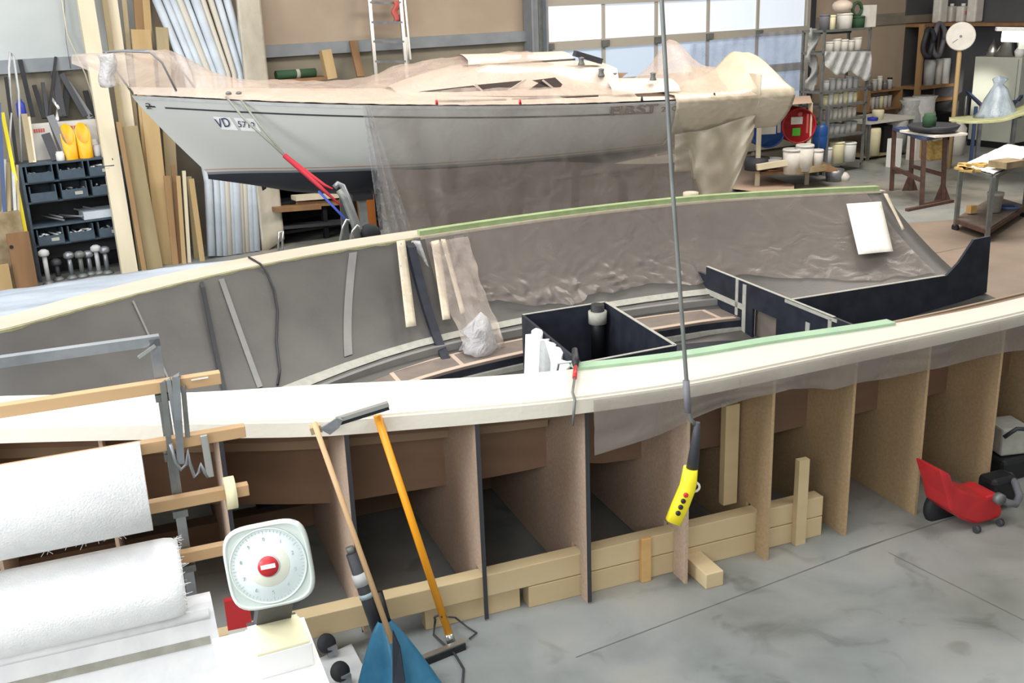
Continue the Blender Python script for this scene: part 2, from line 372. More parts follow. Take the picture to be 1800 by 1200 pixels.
# ================= hull and mould =================
HN = [(-5,1.72),(-4.3,1.5),(-3.6,1.27),(-2.84,1.02),(-1.92,.61),(-1.27,.41),(-.87,.27),(-.46,.13),(0,.02),(.64,-.07),(1.21,-.08),(1.89,-.12),(2.61,-.11),(3.3,-.03),(4.2,.1),(5.2,.3),(6,.45)]
NO = [(-5,1.4),(-4.3,1.1),(-3.6,.82),(-2.81,.54),(-1.96,.18),(-1.37,-.08),(-1.0,-.18),(-.61,-.28),(-.18,-.37),(.48,-.43),(1.01,-.41),(1.54,-.38),(2.13,-.35),(2.86,-.29),(4.0,-.15),(5.2,.05),(6,.2)]
HF = [(-5,1.78),(-4.3,1.92),(-3.6,2.14),(-2.92,2.38),(-2.41,2.7),(-1.62,3.13),(-.74,3.46),(.27,3.66),(1.72,3.82),(3.0,3.79),(3.99,3.56),(4.82,3.29)]
FO = [(-5,2.1),(-4.3,2.25),(-3.6,2.45),(-2.95,2.71),(-2.41,3.08),(-1.58,3.5),(-.68,3.79),(.36,3.95),(1.82,4.04),(3.2,4.03),(4.24,3.8),(4.99,3.5)]
hn = lambda s: sm3(HN, s); no = lambda s: sm3(NO, s); hf = lambda s: sm3(HF, s); fo = lambda s: sm3(FO, s)
ZB = [(-5,.9),(-3.6,.62),(-3,.56),(-1.6,.45),(0,.28),(1,.23),(2.8,.26),(3.6,.38),(4.82,.5)]; zb = lambda s: sm3(ZB, s)
EX = [(-5,1.1),(-3,1.35),(-1.6,1.7),(0,2.9),(1,3.0),(2.8,2.9),(3.8,2.1),(4.82,1.5)]; ex = lambda s: sm3(EX, s)
ZT = 1.2
def hull(s, u, off=0):       # u -1 near .. 1 far ; off pushes outwards
    c = (hn(s)+hf(s))/2; b = (hf(s)-hn(s))/2 + off
    return c + b*u, zb(s)-off + (ZT-zb(s)+off)*abs(u)**ex(s)
def hz(s, w):                # hull height at across position
    c = (hn(s)+hf(s))/2; b = (hf(s)-hn(s))/2; u = max(-1,min(1,(w-c)/b)); return zb(s)+(ZT-zb(s))*abs(u)**ex(s)
def hw_far(s, z):            # across position of far wall at height z
    c = (hn(s)+hf(s))/2; b = (hf(s)-hn(s))/2; return c + b*max(0,(z-zb(s))/(ZT-zb(s)))**(1/ex(s))
S0, S1 = -5.0, 4.82
def uu(v):                   # denser toward the edges
    return math.sin((v-.5)*PI)*.999 if True else 0
hullT = thing('carbon_hull', 'dark grey carbon racing yacht hull shell, open topped, lying in its wooden mould', 'boat', W(0,1.85,0))
mb = MB(); mb.sheet(lambda a,b: (lambda s: W(s, *hull(s, uu(b))))(S0+(S1-S0)*a), 80, 40, th=-.02); obj('hull_skin', mb, 'carbon', hullT)
# ring frame and forward frame lying on the far wall
def rib(s, w0, w1, t, d, name, m, z0=None):
    n = 14; P = []; Q = []
    for i in range(n+1):
        u0 = i/n; zz = lerp([(0,w0),(1,w1)], u0); wv = hw_far(s, zz)
        P.append(W(s, wv, zz)); Q.append(W(s, wv-d, zz-d*.25 if zz-d*.25>hz(s,wv-d) else zz))
    mb = MB()
    for i in range(n):
        a,b,c,e = P[i],P[i+1],Q[i+1],Q[i]; mb.hexa([a-A*t/2,b-A*t/2,c-A*t/2,e-A*t/2,a+A*t/2,b+A*t/2,c+A*t/2,e+A*t/2])
    return obj(name, mb, m, hullT)
rib(.15, .36, 1.19, .07, .13, 'ring_frame', 'carbon_dark')
rib(-1.6, .47, 1.18, .03, .09, 'ring_frame', 'black')
# strips taped to the skin
def skin_strip(s0, z0, s1, z1, wd, m, name='tape', par=None, off=.012, n=14, lab=None):
    mb = MB()
    def f(a, b):
        s = s0+(s1-s0)*a; z = z0+(z1-z0)*a; dz = wd*(b-.5)
        if abs(z1-z0) > abs(s1-s0): s += dz; zz = z
        else: zz = z+dz
        return W(s, hw_far(s, zz)-off, zz)
    mb.sheet(f, n, 2, th=.002, smooth=False); return obj(name, mb, m, par or hullT, label=lab)
skin_strip(-1.6,.50,2.78,.52,.036,'peel'); 
skin_strip(-.35,1.17,-.62,.55,.07,'carbon_mid'); skin_strip(.62,1.17,.5,.55,.09,'carbon_mid')
skin_strip(-1.45,1.17,-1.35,.55,.04,'carbon_mid')
skin_strip(-2.1,1.17,-1.95,.7,.012,'carbon_mid')
# settee on the far side
def slab(s0,s1,w0,w1,z0,z1): return MB().hexa([W(s0,w0,z0),W(s1,w0,z0),W(s1,w1,z0),W(s0,w1,z0),W(s0,w0,z1),W(s1,w0,z1),W(s1,w1,z1),W(s0,w1,z1)])
def slab2(s0,s1,wf0,wf1,z0,z1,n=24):     # slab with edges following functions of s
    mb = MB()
    for i in range(n):
        a = s0+(s1-s0)*i/n; b = s0+(s1-s0)*(i+1)/n
        q = [W(a,wf0(a),z0),W(b,wf0(b),z0),W(b,wf1(b),z0),W(a,wf1(a),z0),W(a,wf0(a),z1),W(b,wf0(b),z1),W(b,wf1(b),z1),W(a,wf1(a),z1)]
        k = len(mb.v); mb.v += q; mb.f += [tuple(x+k for x in f) for f in ((0,3,2,1),(4,5,6,7),(0,1,5,4),(2,3,7,6))]; mb.sm += [False]*4
        if i == 0: mb.f.append((k,k+4,k+7,k+3)); mb.sm.append(False)
        if i == n-1: mb.f.append((k+1,k+2,k+6,k+5)); mb.sm.append(False)
    return mb
bk = lambda s: hw_far(s,.47)-.03            # settee back line
fr = lambda s: min(2.62, bk(s)-.42)
fr2 = lambda s: bk(s)-.12
obj('settee_back', slab2(-1.3,2.78,lambda s: bk(s)-.05,lambda s: bk(s)+.0,.41,.485), 'carbon_mid', hullT)
st = obj('settee_top', slab2(-1.3,2.78,fr,lambda s: bk(s)-.03,.39,.41), 'seat', hullT)
obj('edge_tape', slab2(-1.3,2.6,lambda s: bk(s)-.11,lambda s: bk(s)-.06,.41,.414), 'peel_tan', st)
obj('edge_tape', slab2(-1.3,2.74,lambda s: fr(s),lambda s: fr(s)+.055,.41,.414), 'peel_tan', st)
for s in (-.35,.2,2.6): obj('edge_tape', slab(s,s+.035,fr(s)+.03,bk(s)-.07,.41,.4135), 'peel_tan', st)
obj('settee_front', slab2(-1.3,2.78,fr,lambda s: fr(s)+.02,.22,.39), 'carbon_dark', hullT)
obj('sole_tape', slab2(-1.0,2.78,lambda s: fr(s)-.03,lambda s: fr(s),.27,.33), 'peel', hullT)
obj('cabin_sole', slab2(-1.6,2.78,lambda s: 1.0,lambda s: fr(s),.2+.06,.275), 'carbon_dark', hullT)
# centre box
zt = .74; bx = thing_box = None
def wallpoly(name, a, b, z0, z1, t, m, par=hullT):
    a = Vector((a[0],a[1])); b = Vector((b[0],b[1])); d = (b-a).normalized(); n = Vector((-d.y,d.x))*t/2
    q = [a-n,b-n,b+n,a+n]; return obj(name, MB().hexa([W(p.x,p.y,z0) for p in q]+[W(p.x,p.y,z1) for p in q]), m, par)
cb = [(.74,2.53),(1.47,2.55),(1.41,1.32),(.66,1.28)]
for i in range(4): wallpoly('box_wall', cb[i], cb[(i+1)%4], .24, zt, .022, 'carbon_dark')
for i in (0,1,2): wallpoly('box_edge', cb[i], cb[(i+1)%4], zt, zt+.004, .024, 'peel')
obj('box_floor', slab(.68,1.42,1.3,2.53,.235,.25), 'carbon_dark', hullT)
pp = obj('mast_pipe', MB().tube([W(1.36,2.47,.3),W(1.36,2.47,.755)],.055,16), 'black', hullT)
obj('masking', MB().tube([W(1.36,2.47,.6),W(1.36,2.47,.70)],.075,16), 'peel', pp)
# main bulkhead with cut-out and tapes
bs = 2.79; mb = MB(); hole = (2.06,2.40,.27,.54)
def bcol(w0,w1,zl,zh):
    z0 = zl if zl is not None else None
    P = [(w0, z0 if z0 is not None else hz(bs,w0)), (w1, z0 if z0 is not None else hz(bs,w1)), (w1,zh), (w0,zh)]
    mb.hexa([W(bs-.012,p[0],p[1]) for p in P]+[W(bs+.012,p[0],p[1]) for p in P])
ws = [.75,1.0,1.3,1.6,1.9,hole[0],hole[1],2.6,2.8,3.0,3.15,3.3,3.42]
for a,b in zip(ws,ws[1:]):
    top = lambda w: .74 if w < 3.15 else .74-(w-3.15)*.5
    if a == hole[0]: bcol(a,b,None,hole[2]); bcol(a,b,hole[3],.74)
    else: bcol(a,b,None,min(top(a),top(b)) if a<3.15 else top(b))
bh = obj('bulkhead', mb, 'carbon_dark', hullT)
obj('box_edge', slab(bs-.013,bs+.013,1.35,3.15,.74,.744), 'peel', hullT)
def btape(w0,w1,z0,z1): obj('tape', slab(bs-.018,bs-.012,w0,w1,z0,z1), 'peel', bh)
btape(2.5,2.55,.25,.72); btape(2.62,2.66,.42,.74); btape(2.55,3.2,.49,.54); btape(1.3,1.95,.71,.735); btape(1.62,1.67,.3,.62); btape(1.36,1.40,.3,.72); btape(2.55,2.6,.25,.3)
obj('locker_panel', slab(bs+.05,bs+.07,2.0,2.45,.25,.6), 'seat', hullT)
# companion panel on the centre line running aft, rising to a fin
pts = [(2.80,.74),(4.36,.74),(4.48,.84),(4.62,1.02),(4.80,1.03),(4.82,.53)]
pts += [(s, hz(s,1.9)+.0) for s in (4.5,4.1,3.8,3.4,3.1,2.80)]
mb = MB().prism([W(s,1.9-.012,z) for s,z in pts], Cc*.024); obj('keel_panel', mb, 'carbon_dark', hullT)
obj('box_edge', slab(2.80,4.34,1.885,1.915,.74,.744), 'peel', hullT)
# ---- the mould around the hull: flanges, station frames, planks
mould = thing('hull_mould', 'long chipboard and plank mould with pale wooden flange holding the dark hull', 'mould', W(1,1.85,0))
obj('near_flange', slab2(-5,6.0,lambda s: no(s),lambda s: hn(s)-.01,1.165,1.205,60), 'white_wood', mould)
obj('flange_edge', slab2(-5,6.0,lambda s: no(s)-.02,lambda s: no(s),1.12,1.195,60), 'white_wood', mould)
obj('far_flange', slab2(-5,4.86,lambda s: hf(s)+.005,lambda s: fo(s),1.165,1.205,60), 'cream_wood', mould)
obj('flange_core', slab2(-5,.2,lambda s: hf(s)-.012+.01*nz(s*9,0),lambda s: hf(s)+.004,1.12,1.2,90), 'foam_y', mould)
obj('far_foam_strip', slab2(.27,4.8,lambda s: hf(s)+.01,lambda s: hf(s)+.09,1.205,1.25,40), 'foam', mould)
obj('far_foam_strip_seat', slab2(.27,4.8,lambda s: hf(s)-.012,lambda s: hf(s)+.012,1.17,1.208,40), 'mask', mould)
obj('near_foam_strip', slab2(.03,2.02,lambda s: hn(s)-.045,lambda s: hn(s)+.035,1.205,1.222,30), 'foam2', mould)
obj('inner_batten', slab2(2.02,6.0,lambda s: hn(s)-.02,lambda s: hn(s)+.05,1.15,1.19,30), 'ply', mould)
def outer(s, w): # outside of hull skin
    return hz(s, w) - .05
def frame(s, edge):
    n0 = max(lerp(FW,s), no(s)-.005); c = 1.85; far = fo(s)
    P = [(n0,.0 if (n0 < -.28 or s > 1.5) else .282),(n0,1.165)]
    a = hn(s)-.03; P.append((a,1.165))
    for k in range(1,16):
        ww = a + (c-a)*(k/15)**1.3; P.append((ww, max(.12, outer(s, max(ww,hn(s)+.001)) if ww > hn(s) else 1.1)))
    P += [(c,.0)] if s > 1.5 else [(c,.03),(-.165,.03),(-.165,.28)]+([(-.275,.28),(-.275,.0)] if n0 < -.28 else [(n0,.28)])
    mb = MB().prism([W(s-.009,w_,z_) for w_,z_ in P], A*.018)
    if s > 4.9:
        o = obj('station_frame', mb, 'chip2', mould); return
    # far half
    f0 = fo(s)-.02; Q = [(c,.03)]
    for k in range(15,-1,-1):
        ww = (hf(s)+.03) + (c-(hf(s)+.03))*(k/15)**1.3; Q.append((ww, max(.12, outer(s, min(ww,hf(s)-.001)) if ww < hf(s) else 1.1)))
    Q += [(hf(s)+.03,1.165),(f0,1.165),(f0,.03)]
    q = MB().prism([W(s-.009,w_,z_) for w_,z_ in Q], A*.018); mb.add(q.v,q.f)
    o = obj('station_frame', mb, 'chip2' if s > 1.0 else 'chip', mould)
    if edge: obj('edge_band', slab(s-.011,s+.011,n0-.006,n0+.0,.01,1.12), 'char', o)
FW = [(-3.6,.8),(-2.94,.5),(-2.37,.28),(-1.82,.08),(-1.25,-.2),(-.63,-.285),(-.07,-.36),(.5,-.4),(1.04,-.38),(1.62,-.33),(2.17,-.3),(2.76,-.27),(3.35,-.2),(3.95,-.12),(4.5,-.05),(5.1,.05),(5.7,.15)]
for k,(s,w_) in enumerate(FW): frame(s, 3 <= k <= 6)
def lplank(s0,s1,off,zc0,zc1,h,m,t=.02,name='plank'):
    mb = MB(); n = 20
    for i in range(n):
        a = s0+(s1-s0)*i/n; b = s0+(s1-s0)*(i+1)/n; za = zc0+(zc1-zc0)*i/n; zc = zc0+(zc1-zc0)*(i+1)/n
        mb.hexa([W(a,no(a)+off,za-h/2),W(b,no(b)+off,zc-h/2),W(b,no(b)+off+t,zc-h/2),W(a,no(a)+off+t,za-h/2),W(a,no(a)+off,za+h/2),W(b,no(b)+off,zc+h/2),W(b,no(b)+off+t,zc+h/2),W(a,no(a)+off+t,za+h/2)])
    obj(name, mb, m, mould)
lplank(-4.8,4.5,.42,1.08,1.08,.10,'ply2'); lplank(-4.8,4.5,.44,.95,.97,.09,'ply'); lplank(-4.8,-.1,.46,.86,.90,.06,'ply2')
offs = lambda s: lerp([(-2,.62),(-1.2,.56),(.5,.54),(1.0,.46),(5,.42)],s)
mb = slab2(-4.6,4.5,lambda s: no(s)+offs(s),lambda s: no(s)+offs(s)+.02,0,1,60)
for v in mb.v: v.z = lerp([(-4.6,.44),(-1.2,.49),(0,.6),(.3,.55),(4.5,.57)],sw(v)[0]) if v.z < .5 else .98
obj('skin_board', mb, 'ply', mould)
# timbers under the mould
def timber(label, s0,s1,w_,z,h,wd,m='timber',rot=0,grp=None):
    single('timber_beam', MB().bar(W(s0,w_,z+h/2),W(s1,w_+rot,z+h/2),wd,h), m, label, 'timber', grp, bevel=.004)
timber('long pale timber beam under the mould, lower one of the near pair',-.38,1.5,-.22,0,.125,.09)
timber('long pale timber beam laid on top of the lower near beam',-1.9,1.5,-.22,.13,.125,.09)
timber('short timber block on the floor supporting the left end of the beam',-.95,-.42,-.20,0,.12,.07)
timber('timber beam under the mould behind the scale and brooms',-3.0,-.98,-.02,0,.14,.08)
timber('orange toned upright timber block against the near beam',.28,.34,-.282,0,.27,.03,'timber_o')
single('timber_beam', MB().bar(W(.62,-.50,.045),W(.62,.6,.045),.11,.09), 'timber', 'pale timber foot poking out on the floor from under the mould', 'timber', bevel=.004)
single('timber_post', MB().box(W(.95,-.10,.57),(.09,.05,.62),AA), 'timber', 'upright pale post between frames, right of the hanging yellow pendant', 'timber')
single('timber_post', MB().box(W(1.32,-.288,.27),(.07,.04,.54),AA), 'timber', 'short upright post nailed to the outer side of the near beam end', 'timber')
timber('pale timber beam under the right hand frames of the mould',1.55,2.6,.5,.02,.15,.14)
timber('far dark timber beam under the middle of the mould',-3.5,2.5,1.2,.02,.15,.12,'ply')

single('door_curtain', MB().sheet(lambda a,b: PB(1213+200*a, 78-30*a+ (100+10*a)*b, .22+.03*math.sin(a*70+2*b)), 90, 6), 'door_film', 'thin bluish plastic film hanging over the lower right panes of the glazed door', 'plastic film')
# ================= films and things on the hull =================
def wr(a,b,k=1): return nz(a*7*k,b*5*k,3)*.6+nz(a*19*k,b*13*k,8)*.3
def film_far(a, b):                     # hangs from the far foam strip down the hull wall
    s = .3+4.35*a; zl = .66 + .10*nz(a*6,1.3) + .04*nz(a*17,4.1) - .06*math.sin(a*3.1)
    if a > .93: zl += 0
    z = 1.20 + (zl-1.20)*b; off = .03 + .05*abs(nz(a*26,b*7,3)+.6*nz(a*55,b*13,6))*max(0,b-.35)**1.2*(2.4 if a < .55 else .9) + .01*abs(nz(a*9,b*2))
    return W(s, hw_far(s,z)-off, z)
single('plastic_film', MB().sheet(film_far, 220, 40), 'film_hull', 'crinkled clear plastic film hanging over the far inner wall of the dark hull', 'plastic film')
def paper(a,b):
    s = 4.2+.42*a - .05*b; z = 1.12-.55*b + .0; return W(s, hw_far(s,z)-.075-.015*math.sin(b*5), z)
P0,P1,P2,P3 = (1490,357),(1549,353),(1570,441),(1507,447)
def quad_on(p0,p1,p2,p3,offs,nu,nv,wob=0):
    pts = []
    def hit(x,y,off):                   # where the sight line meets the far hull wall
        lo = None; d = ray(x,y); t = 5.0
        while t < 14:
            P = CAM+d*t; s,w_,z = sw(P)
            if z <= 1.3 and w_ > 1.9 and (z < hz(s,w_) + off*1.2 or w_ > hw_far(s,z)-off): return P
            t += .01
        return CAM+d*10
    def f(a,b):
        x = (p0[0]*(1-a)+p1[0]*a)*(1-b)+(p3[0]*(1-a)+p2[0]*a)*b; y = (p0[1]*(1-a)+p1[1]*a)*(1-b)+(p3[1]*(1-a)+p2[1]*a)*b
        return hit(x,y,offs+wob*abs(math.sin(a*3+b*4)))
    return MB().sheet(f,nu,nv,th=.003)
single('paper_sheet', quad_on((1488,358),(1549,354),(1570,441),(1509,447),.09,6,10,.01), 'paper', 'blank white paper sheet taped over the film at the aft end of the dark hull', 'paper')
single('masking_strip', quad_on((1553,340),(1560,340),(1590,402),(1586,404),.05,2,10), 'mask', 'narrow masking tape strip running down the aft corner of the dark hull', 'tape')
single('foam_strip', quad_on((697,424),(712,421),(732,572),(714,575),.10,3,12), 'mask', 'wide beige foam strip leaning left of the dark ring frame on the hull wall', 'foam strip')
single('foam_strip', quad_on((758,424),(772,421),(792,560),(778,562),.10,3,12), 'mask', 'beige foam strip standing just right of the ring frame, left one of two', 'foam strip')
single('foam_strip', quad_on((775,420),(783,420),(818,548),(810,552),.10,3,12), 'mask', 'thin slanting beige foam strip right of the ring frame, right one of two', 'foam strip')
def bagf(a,b):
    s = .32+.36*a; z = 1.17-.8*b; k = .05+.10*b+.05*abs(nz(a*6,b*9,2))+(.06 if b>.75 else 0)*abs(nz(a*12,b*20,5)); s += .04*nz(a*4,b*6,9)
    return W(s, hw_far(s,max(z,.46))-k-.03, z)
single('film_bunch', MB().sheet(bagf, 14, 30), 'film_pink', 'gathered bunch of clear film hanging down beside the ring frame onto the settee', 'plastic film')
c_ = W(.36, bk(.36)-.14, .41)
mb = MB(); mb.lathe(c_+Vector((.08,0,0)), [(.10,0),(.15,.04),(.13,.10),(.10,.14),(.12,.20),(.07,.25),(.02,.3)], 14)
for v in mb.v: v += Vector((nz(v.x*14,v.y*14,v.z*14),nz(v.x*14+5,v.y*14,v.z*14),nz(v.x*9,v.y*9+3,v.z*9)))*.05
single('film_bunch', mb, 'film_white', 'crumpled clear film lump lying on the settee below the ring frame', 'plastic film')
# film on top of ring frame
single('film_scrap', MB().sheet(lambda a,b: W(.17+.07*a+.06*b, hf(.2)-.06-.10*b+.02*math.sin(a*5), 1.19-.30*b), 5, 8, th=.003), 'film_white', 'strip of white film folded over the top of the ring frame', 'plastic film')
# corrugated white film bundle in the near corner of the centre box
mb = MB()
def bun(a,b):
    top = lerp([(0,.66),(.2,.76),(.35,.73),(.55,.75),(.75,.69),(1,.58)],a)+.012*math.cos(a*30); z = .26+(top-.26)*(1-b)
    return W(.655-.02*a-.022*math.sin(a*46)-.03*b, 2.25-.95*a, z)
mb.sheet(bun, 60, 6, th=.02)
single('foam_bundle', mb, 'white', 'bundle of white corrugated foam film standing at the near corner of the black box', 'foam')
single('foam_bundle', MB().tube([W(.60,1.75,.3),W(.63,1.85,.74)],.05,10,taper=[.07,.03]), 'plasticbag', 'crumpled whitish plastic tucked behind the corrugated foam film', 'plastic film')
# hand clamp on the near flange
s=.07; t = thing('hand_clamp', 'small bar clamp with red bar gripping the pale near flange', 'clamp', W(s,hn(s)-.36,1.0))
obj('grip', MB().tube([W(.02,-.04,1.235),W(-.06,-.2,1.235)],.012,8), 'red', t, label='red plastic grip')
obj('handle', MB().tube([W(.02,-.04,1.235),W(.05,.03,1.245),W(.08,.1,1.28)],.02,8,taper=[.014,.022,.016]), 'black', t)
obj('jaw', MB().tube([W(-.06,-.2,1.235),W(-.15,-.37,1.23),W(-.165,-.43,1.21),W(-.18,-.43,1.08)],.007,8), 'metal_d', t)
single('cord', MB().tube([W(.06,hn(.06)+.04,1.23),W(.0,hn(0)+.12,1.20),W(.1,hn(0)+.4,1.0),W(.4,1.0,.8),W(.62,1.30,.745)],.007,6), 'lgrey', 'short pale cord from the clamp to the corner of the black box', 'cord')
# skirt film hanging from the near flange
def skirt(a,b):
    s = -.06+6.0*a; L = lerp([(0,.30),(.05,.24),(.12,.15),(.17,.13),(.19,.12),(.24,.19),(.4,.2),(.6,.24),(1,.27)],a)+.015*nz(a*25,2)
    wv = no(s)-.028-.012*math.sin(a*40)*b-.02*abs(nz(a*14,b*3))*b-.01
    return W(s, wv, 1.19-L*b-.0)
single('plastic_film', MB().sheet(skirt, 120, 12), 'film_skirt', 'clear plastic skirt hanging from the outer edge of the near flange', 'plastic film')
# pale foil on the outer far side of the mould
def foil(a,b):
    s = -4.5+3.35*a; w_ = (fo(s)+.02)*(1-b)+lerp([(-4.6,3.2),(-3,3.68),(-2.4,3.8),(-1.7,3.86),(-1.1,3.82)],s)*b; return W(s, w_, 1.16-.01*b+.015*nz(a*12,b*6)+.02*math.exp(-((b-.75)/.06)**2))
M['foil'] = mat('pale_foil', H_('8a929c'), .4, c2=H_('a9b0ba'), sc=5, stretch=(5,1,1), rot=AA, bump=.4, bsc=10)
single('plastic_foil', MB().sheet(foil, 60, 10, th=.004), 'foil', 'shiny pale blue foil sheet stretched along the outer far side of the mould', 'plastic film')
single('tape_roll', MB().lathe(W(3.1,fo(3.1)-.06,1.21), [(.03,0),(.075,0),(.075,.05),(.03,.05)], 20), 'mask', 'small cream tape roll sitting on the far flange of the dark hull', 'tape roll')
# thin black cable crossing the hull
pts = [PW(445,455,3.6)] 
P = []
for (x,y,off) in ((440,455,0),(455,458,0),(470,480,.0),(482,510,.0),(488,545,0),(486,600,0),(492,650,0),(488,676,0)):
    d = ray(x,y); tt = 5
    while tt < 12:
        q = CAM+d*tt; s_,w_,z_ = sw(q)
        if w_ > .9 and z_ < 1.22 and (z_ < hz(s_,w_)+.02): break
        tt += .01
    P.append(q)
P[0] = W(sw(P[0])[0], fo(sw(P[0])[0])-.05, 1.215); P[1] = W(sw(P[1])[0], hf(sw(P[1])[0])-.02, 1.21)
single('cable', MB().tube(P, .009, 6), 'black', 'thin black cable hanging down the far wall inside the bow half of the hull', 'cable')
# hanging control pendant
t = thing('crane_pendant', 'yellow push button crane pendant hanging on a grey cable in front of the mould', 'crane control', PY(1195,900,4.25))
obj('cable', MB().tube([PY(1157,-60,4.45)+Vector((-.25,.1,3.6)),PY(1163,0,4.43),PY(1180,300,4.36),PY(1196,520,4.31),PY(1206,660,4.27),PY(1211,725,4.25),PY(1214,738,4.25),PY(1222,745,4.25)],.0095,8), 'metal_d', t)
obj('cable_sleeve', MB().tube([PY(1206,668,4.27),PY(1209,725,4.25)],.0155,8), 'hose', t)
obj('strain_relief', MB().tube([PY(1226,742,4.25),PY(1224,765,4.25),PY(1217,822,4.25)],.02,12,taper=[.012,.019,.028]), 'char', t)
# body
X = (PY(1226,742,4.25)-PY(1200,742,4.25)).normalized(); a0 = PY(1214,822,4.25); a1 = PY(1208,858,4.24); a2 = PY(1183,917,4.22)
fwd = Vector((0,-1,0)); mb = MB()
prof = [(a0,.030,.03),(PY(1211,845,4.25),.034,.034),(a1,.034,.034),(PY(1195,890,4.23),.036,.034),(a2,.034,.03)]
k=0
for i,(p,hw,hd) in enumerate(prof):
    d = (prof[min(i+1,4)][0]-prof[max(i-1,0)][0]).normalized(); sx = d.cross(fwd).normalized(); fz = sx.cross(d)
    for j in range(12):
        tt = 2*PI*j/12; cx = math.copysign(abs(math.cos(tt))**.5,math.cos(tt)); cy = math.copysign(abs(math.sin(tt))**.5,math.sin(tt))
        mb.v.append(p+sx*cx*hw+fz*cy*hd)
for i in range(4):
    for j in range(12): mb.f.append((i*12+j,i*12+(j+1)%12,(i+1)*12+(j+1)%12,(i+1)*12+j)); mb.sm.append(True)
mb.f += [tuple(range(12)), tuple(48+j for j in range(12))]; mb.sm += [False]*2
obj('body', mb, 'yellow', t)
d = (a2-a1).normalized(); sx = d.cross(fwd).normalized(); nf = sx.cross(d).normalized()
if nf.y > 0: nf = -nf
for i,c in enumerate(('red','black','black','black')):
    p = a1 + d*(.022+.03*i) + nf*.028; p -= sx*.006*(1 if sx.x>0 else -1)
    obj('button', MB().lathe(p, [(.011,0),(.011,.012),(.007,.016)], 12, nf), c, t)
obj('back_plate', MB().bar(a1+Vector((.028,.02,-.01)),a2+Vector((.028,.02,.0)),.02,.03), 'black', t)
obj('hook_ring', MB().tube([PY(1213,856,4.24)+Vector((0.02+.022*math.cos(q),0,.022*math.sin(q))) for q in [k*PI/6 for k in range(-5,6)]],.006,6), 'offw', t)

M['film_pleat'] = film('pleated_film', H_('b9b8ba'), .38, .25, .2, 9, .6)
# ================= white sailing boat on the far side =================
BX = Vector((.96,.28,0)).normalized(); BN = Vector((BX.y,-BX.x,0)); BO = Vector((-3.87,11.3,0)); BL = 6.82
def bp(s, n, z): return BO+BX*s+BN*n+Z*z
def PBt(x,y,n): return PN(x,y,BO+BN*n,BN)
BB = [(0,.03),(.04,.17),(.1,.40),(.2,.74),(.32,1.0),(.45,1.16),(.6,1.2),(.8,1.08),(1,.84)]
KZ = [(0,1.36),(.08,1.27),(.2,1.12),(.4,1.02),(.6,1.04),(.8,1.18),(1,1.36)]
sheer = lambda t: 2.285-.36*t-.05*math.sin(t*PI)
def bh_(t, v, side, off=0):
    z = sheer(t)*(1-v)+sm3(KZ,t)*v; v = max(v,-.2); g = (1-max(v,0)**2.3)**.62; g = g*(1-.25*(1-t)**2*v)
    rake = .66*max(0,min(1,(sheer(0)-z)/.86))**1.1*(1-t)**3
    s = t*BL + rake - .16*v*t**8
    return bp(s, side*(sm3(BB,t)*g+off), z)
def hull_mat():
    m, t, b = nm('gelcoat'); b.inputs['Roughness'].default_value = .3
    g = t.nodes.new('ShaderNodeNewGeometry'); sp = t.nodes.new('ShaderNodeSeparateXYZ'); t.links.new(g.outputs['Position'], sp.inputs[0])
    mr = t.nodes.new('ShaderNodeMapRange'); mr.inputs[1].default_value = 1.3; mr.inputs[2].default_value = 1.6; t.links.new(sp.outputs[2], mr.inputs[0])
    cr = t.nodes.new('ShaderNodeValToRGB'); cr.color_ramp.interpolation = 'CONSTANT'; e = cr.color_ramp.elements
    cols = [(0,H_('20232e')),(.36,H_('7a7c80')),(.45,H_('b8b8b4')),(.53,H_('b0806a')),(.56,H_('c4c4bf'))]
    while len(e) < len(cols): e.new(.5)
    for x,(p,c) in zip(e,cols): x.position = p; x.color = (*c,1)
    t.links.new(mr.outputs[0], cr.inputs[0]); t.links.new(cr.outputs[0], b.inputs['Base Color']); return m
M['gel'] = hull_mat()
boat = thing('sailing_boat', 'white sailing boat with dark bottom, wrapped in film, standing behind the mould', 'boat', bp(3.5,0,0))
mb = MB()
for sd in (1,-1): mb.sheet(lambda a,b: bh_(a**1.25,b,sd), 60, 26)
q = [bh_(1,v/16,1) for v in range(17)]+[bh_(1,v/16,-1) for v in range(16,-1,-1)]; mb.add(q,[tuple(range(len(q)))])
obj('hull', mb, 'gel', boat)
def deckz(t, n): return sheer(t)+.02+.07*(1-n*n)
obj('deck', MB().sheet(lambda a,b: (lambda p,q,n: Vector((p.x*(1-b)+q.x*b,p.y*(1-b)+q.y*b,deckz(a,n))))(bh_(a,0,1),bh_(a,0,-1),2*b-1), 50, 12), 'deck', boat)
def onhull(t, dz, n=0): # point on near side dz under sheer
    v = dz/(sheer(t)-sm3(KZ,t)); return bh_(t, v, 1, .006)
def stripe(name, t0, t1, d0, d1, m, n=60):
    obj(name, MB().sheet(lambda a,b: onhull(t0+(t1-t0)*a, d0+(d1-d0)*b), n, 1), m, boat)
stripe('cove_stripe', .035, .795, .105, .122, 'inkd'); stripe('cove_stripe', .008, .022, .098, .115, 'inkd', 4); stripe('rub_rail', .0, 1, -.005, .03, 'lgrey')
def tlat(x,y):  # param on near side for a pixel
    best = None
    for i in range(401):
        t = i/400
        for j in range(26):
            p = bh_(t, j/30, 1)
            d = p-CAM; zc = d.dot(_F); X = 900+FPX*d.dot(_R)/zc; Y = 600-FPX*d.dot(_U)/zc; e = (X-x)**2+(Y-y)**2
            if best is None or e < best[0]: best = (e,t,j/30,p)
    return best
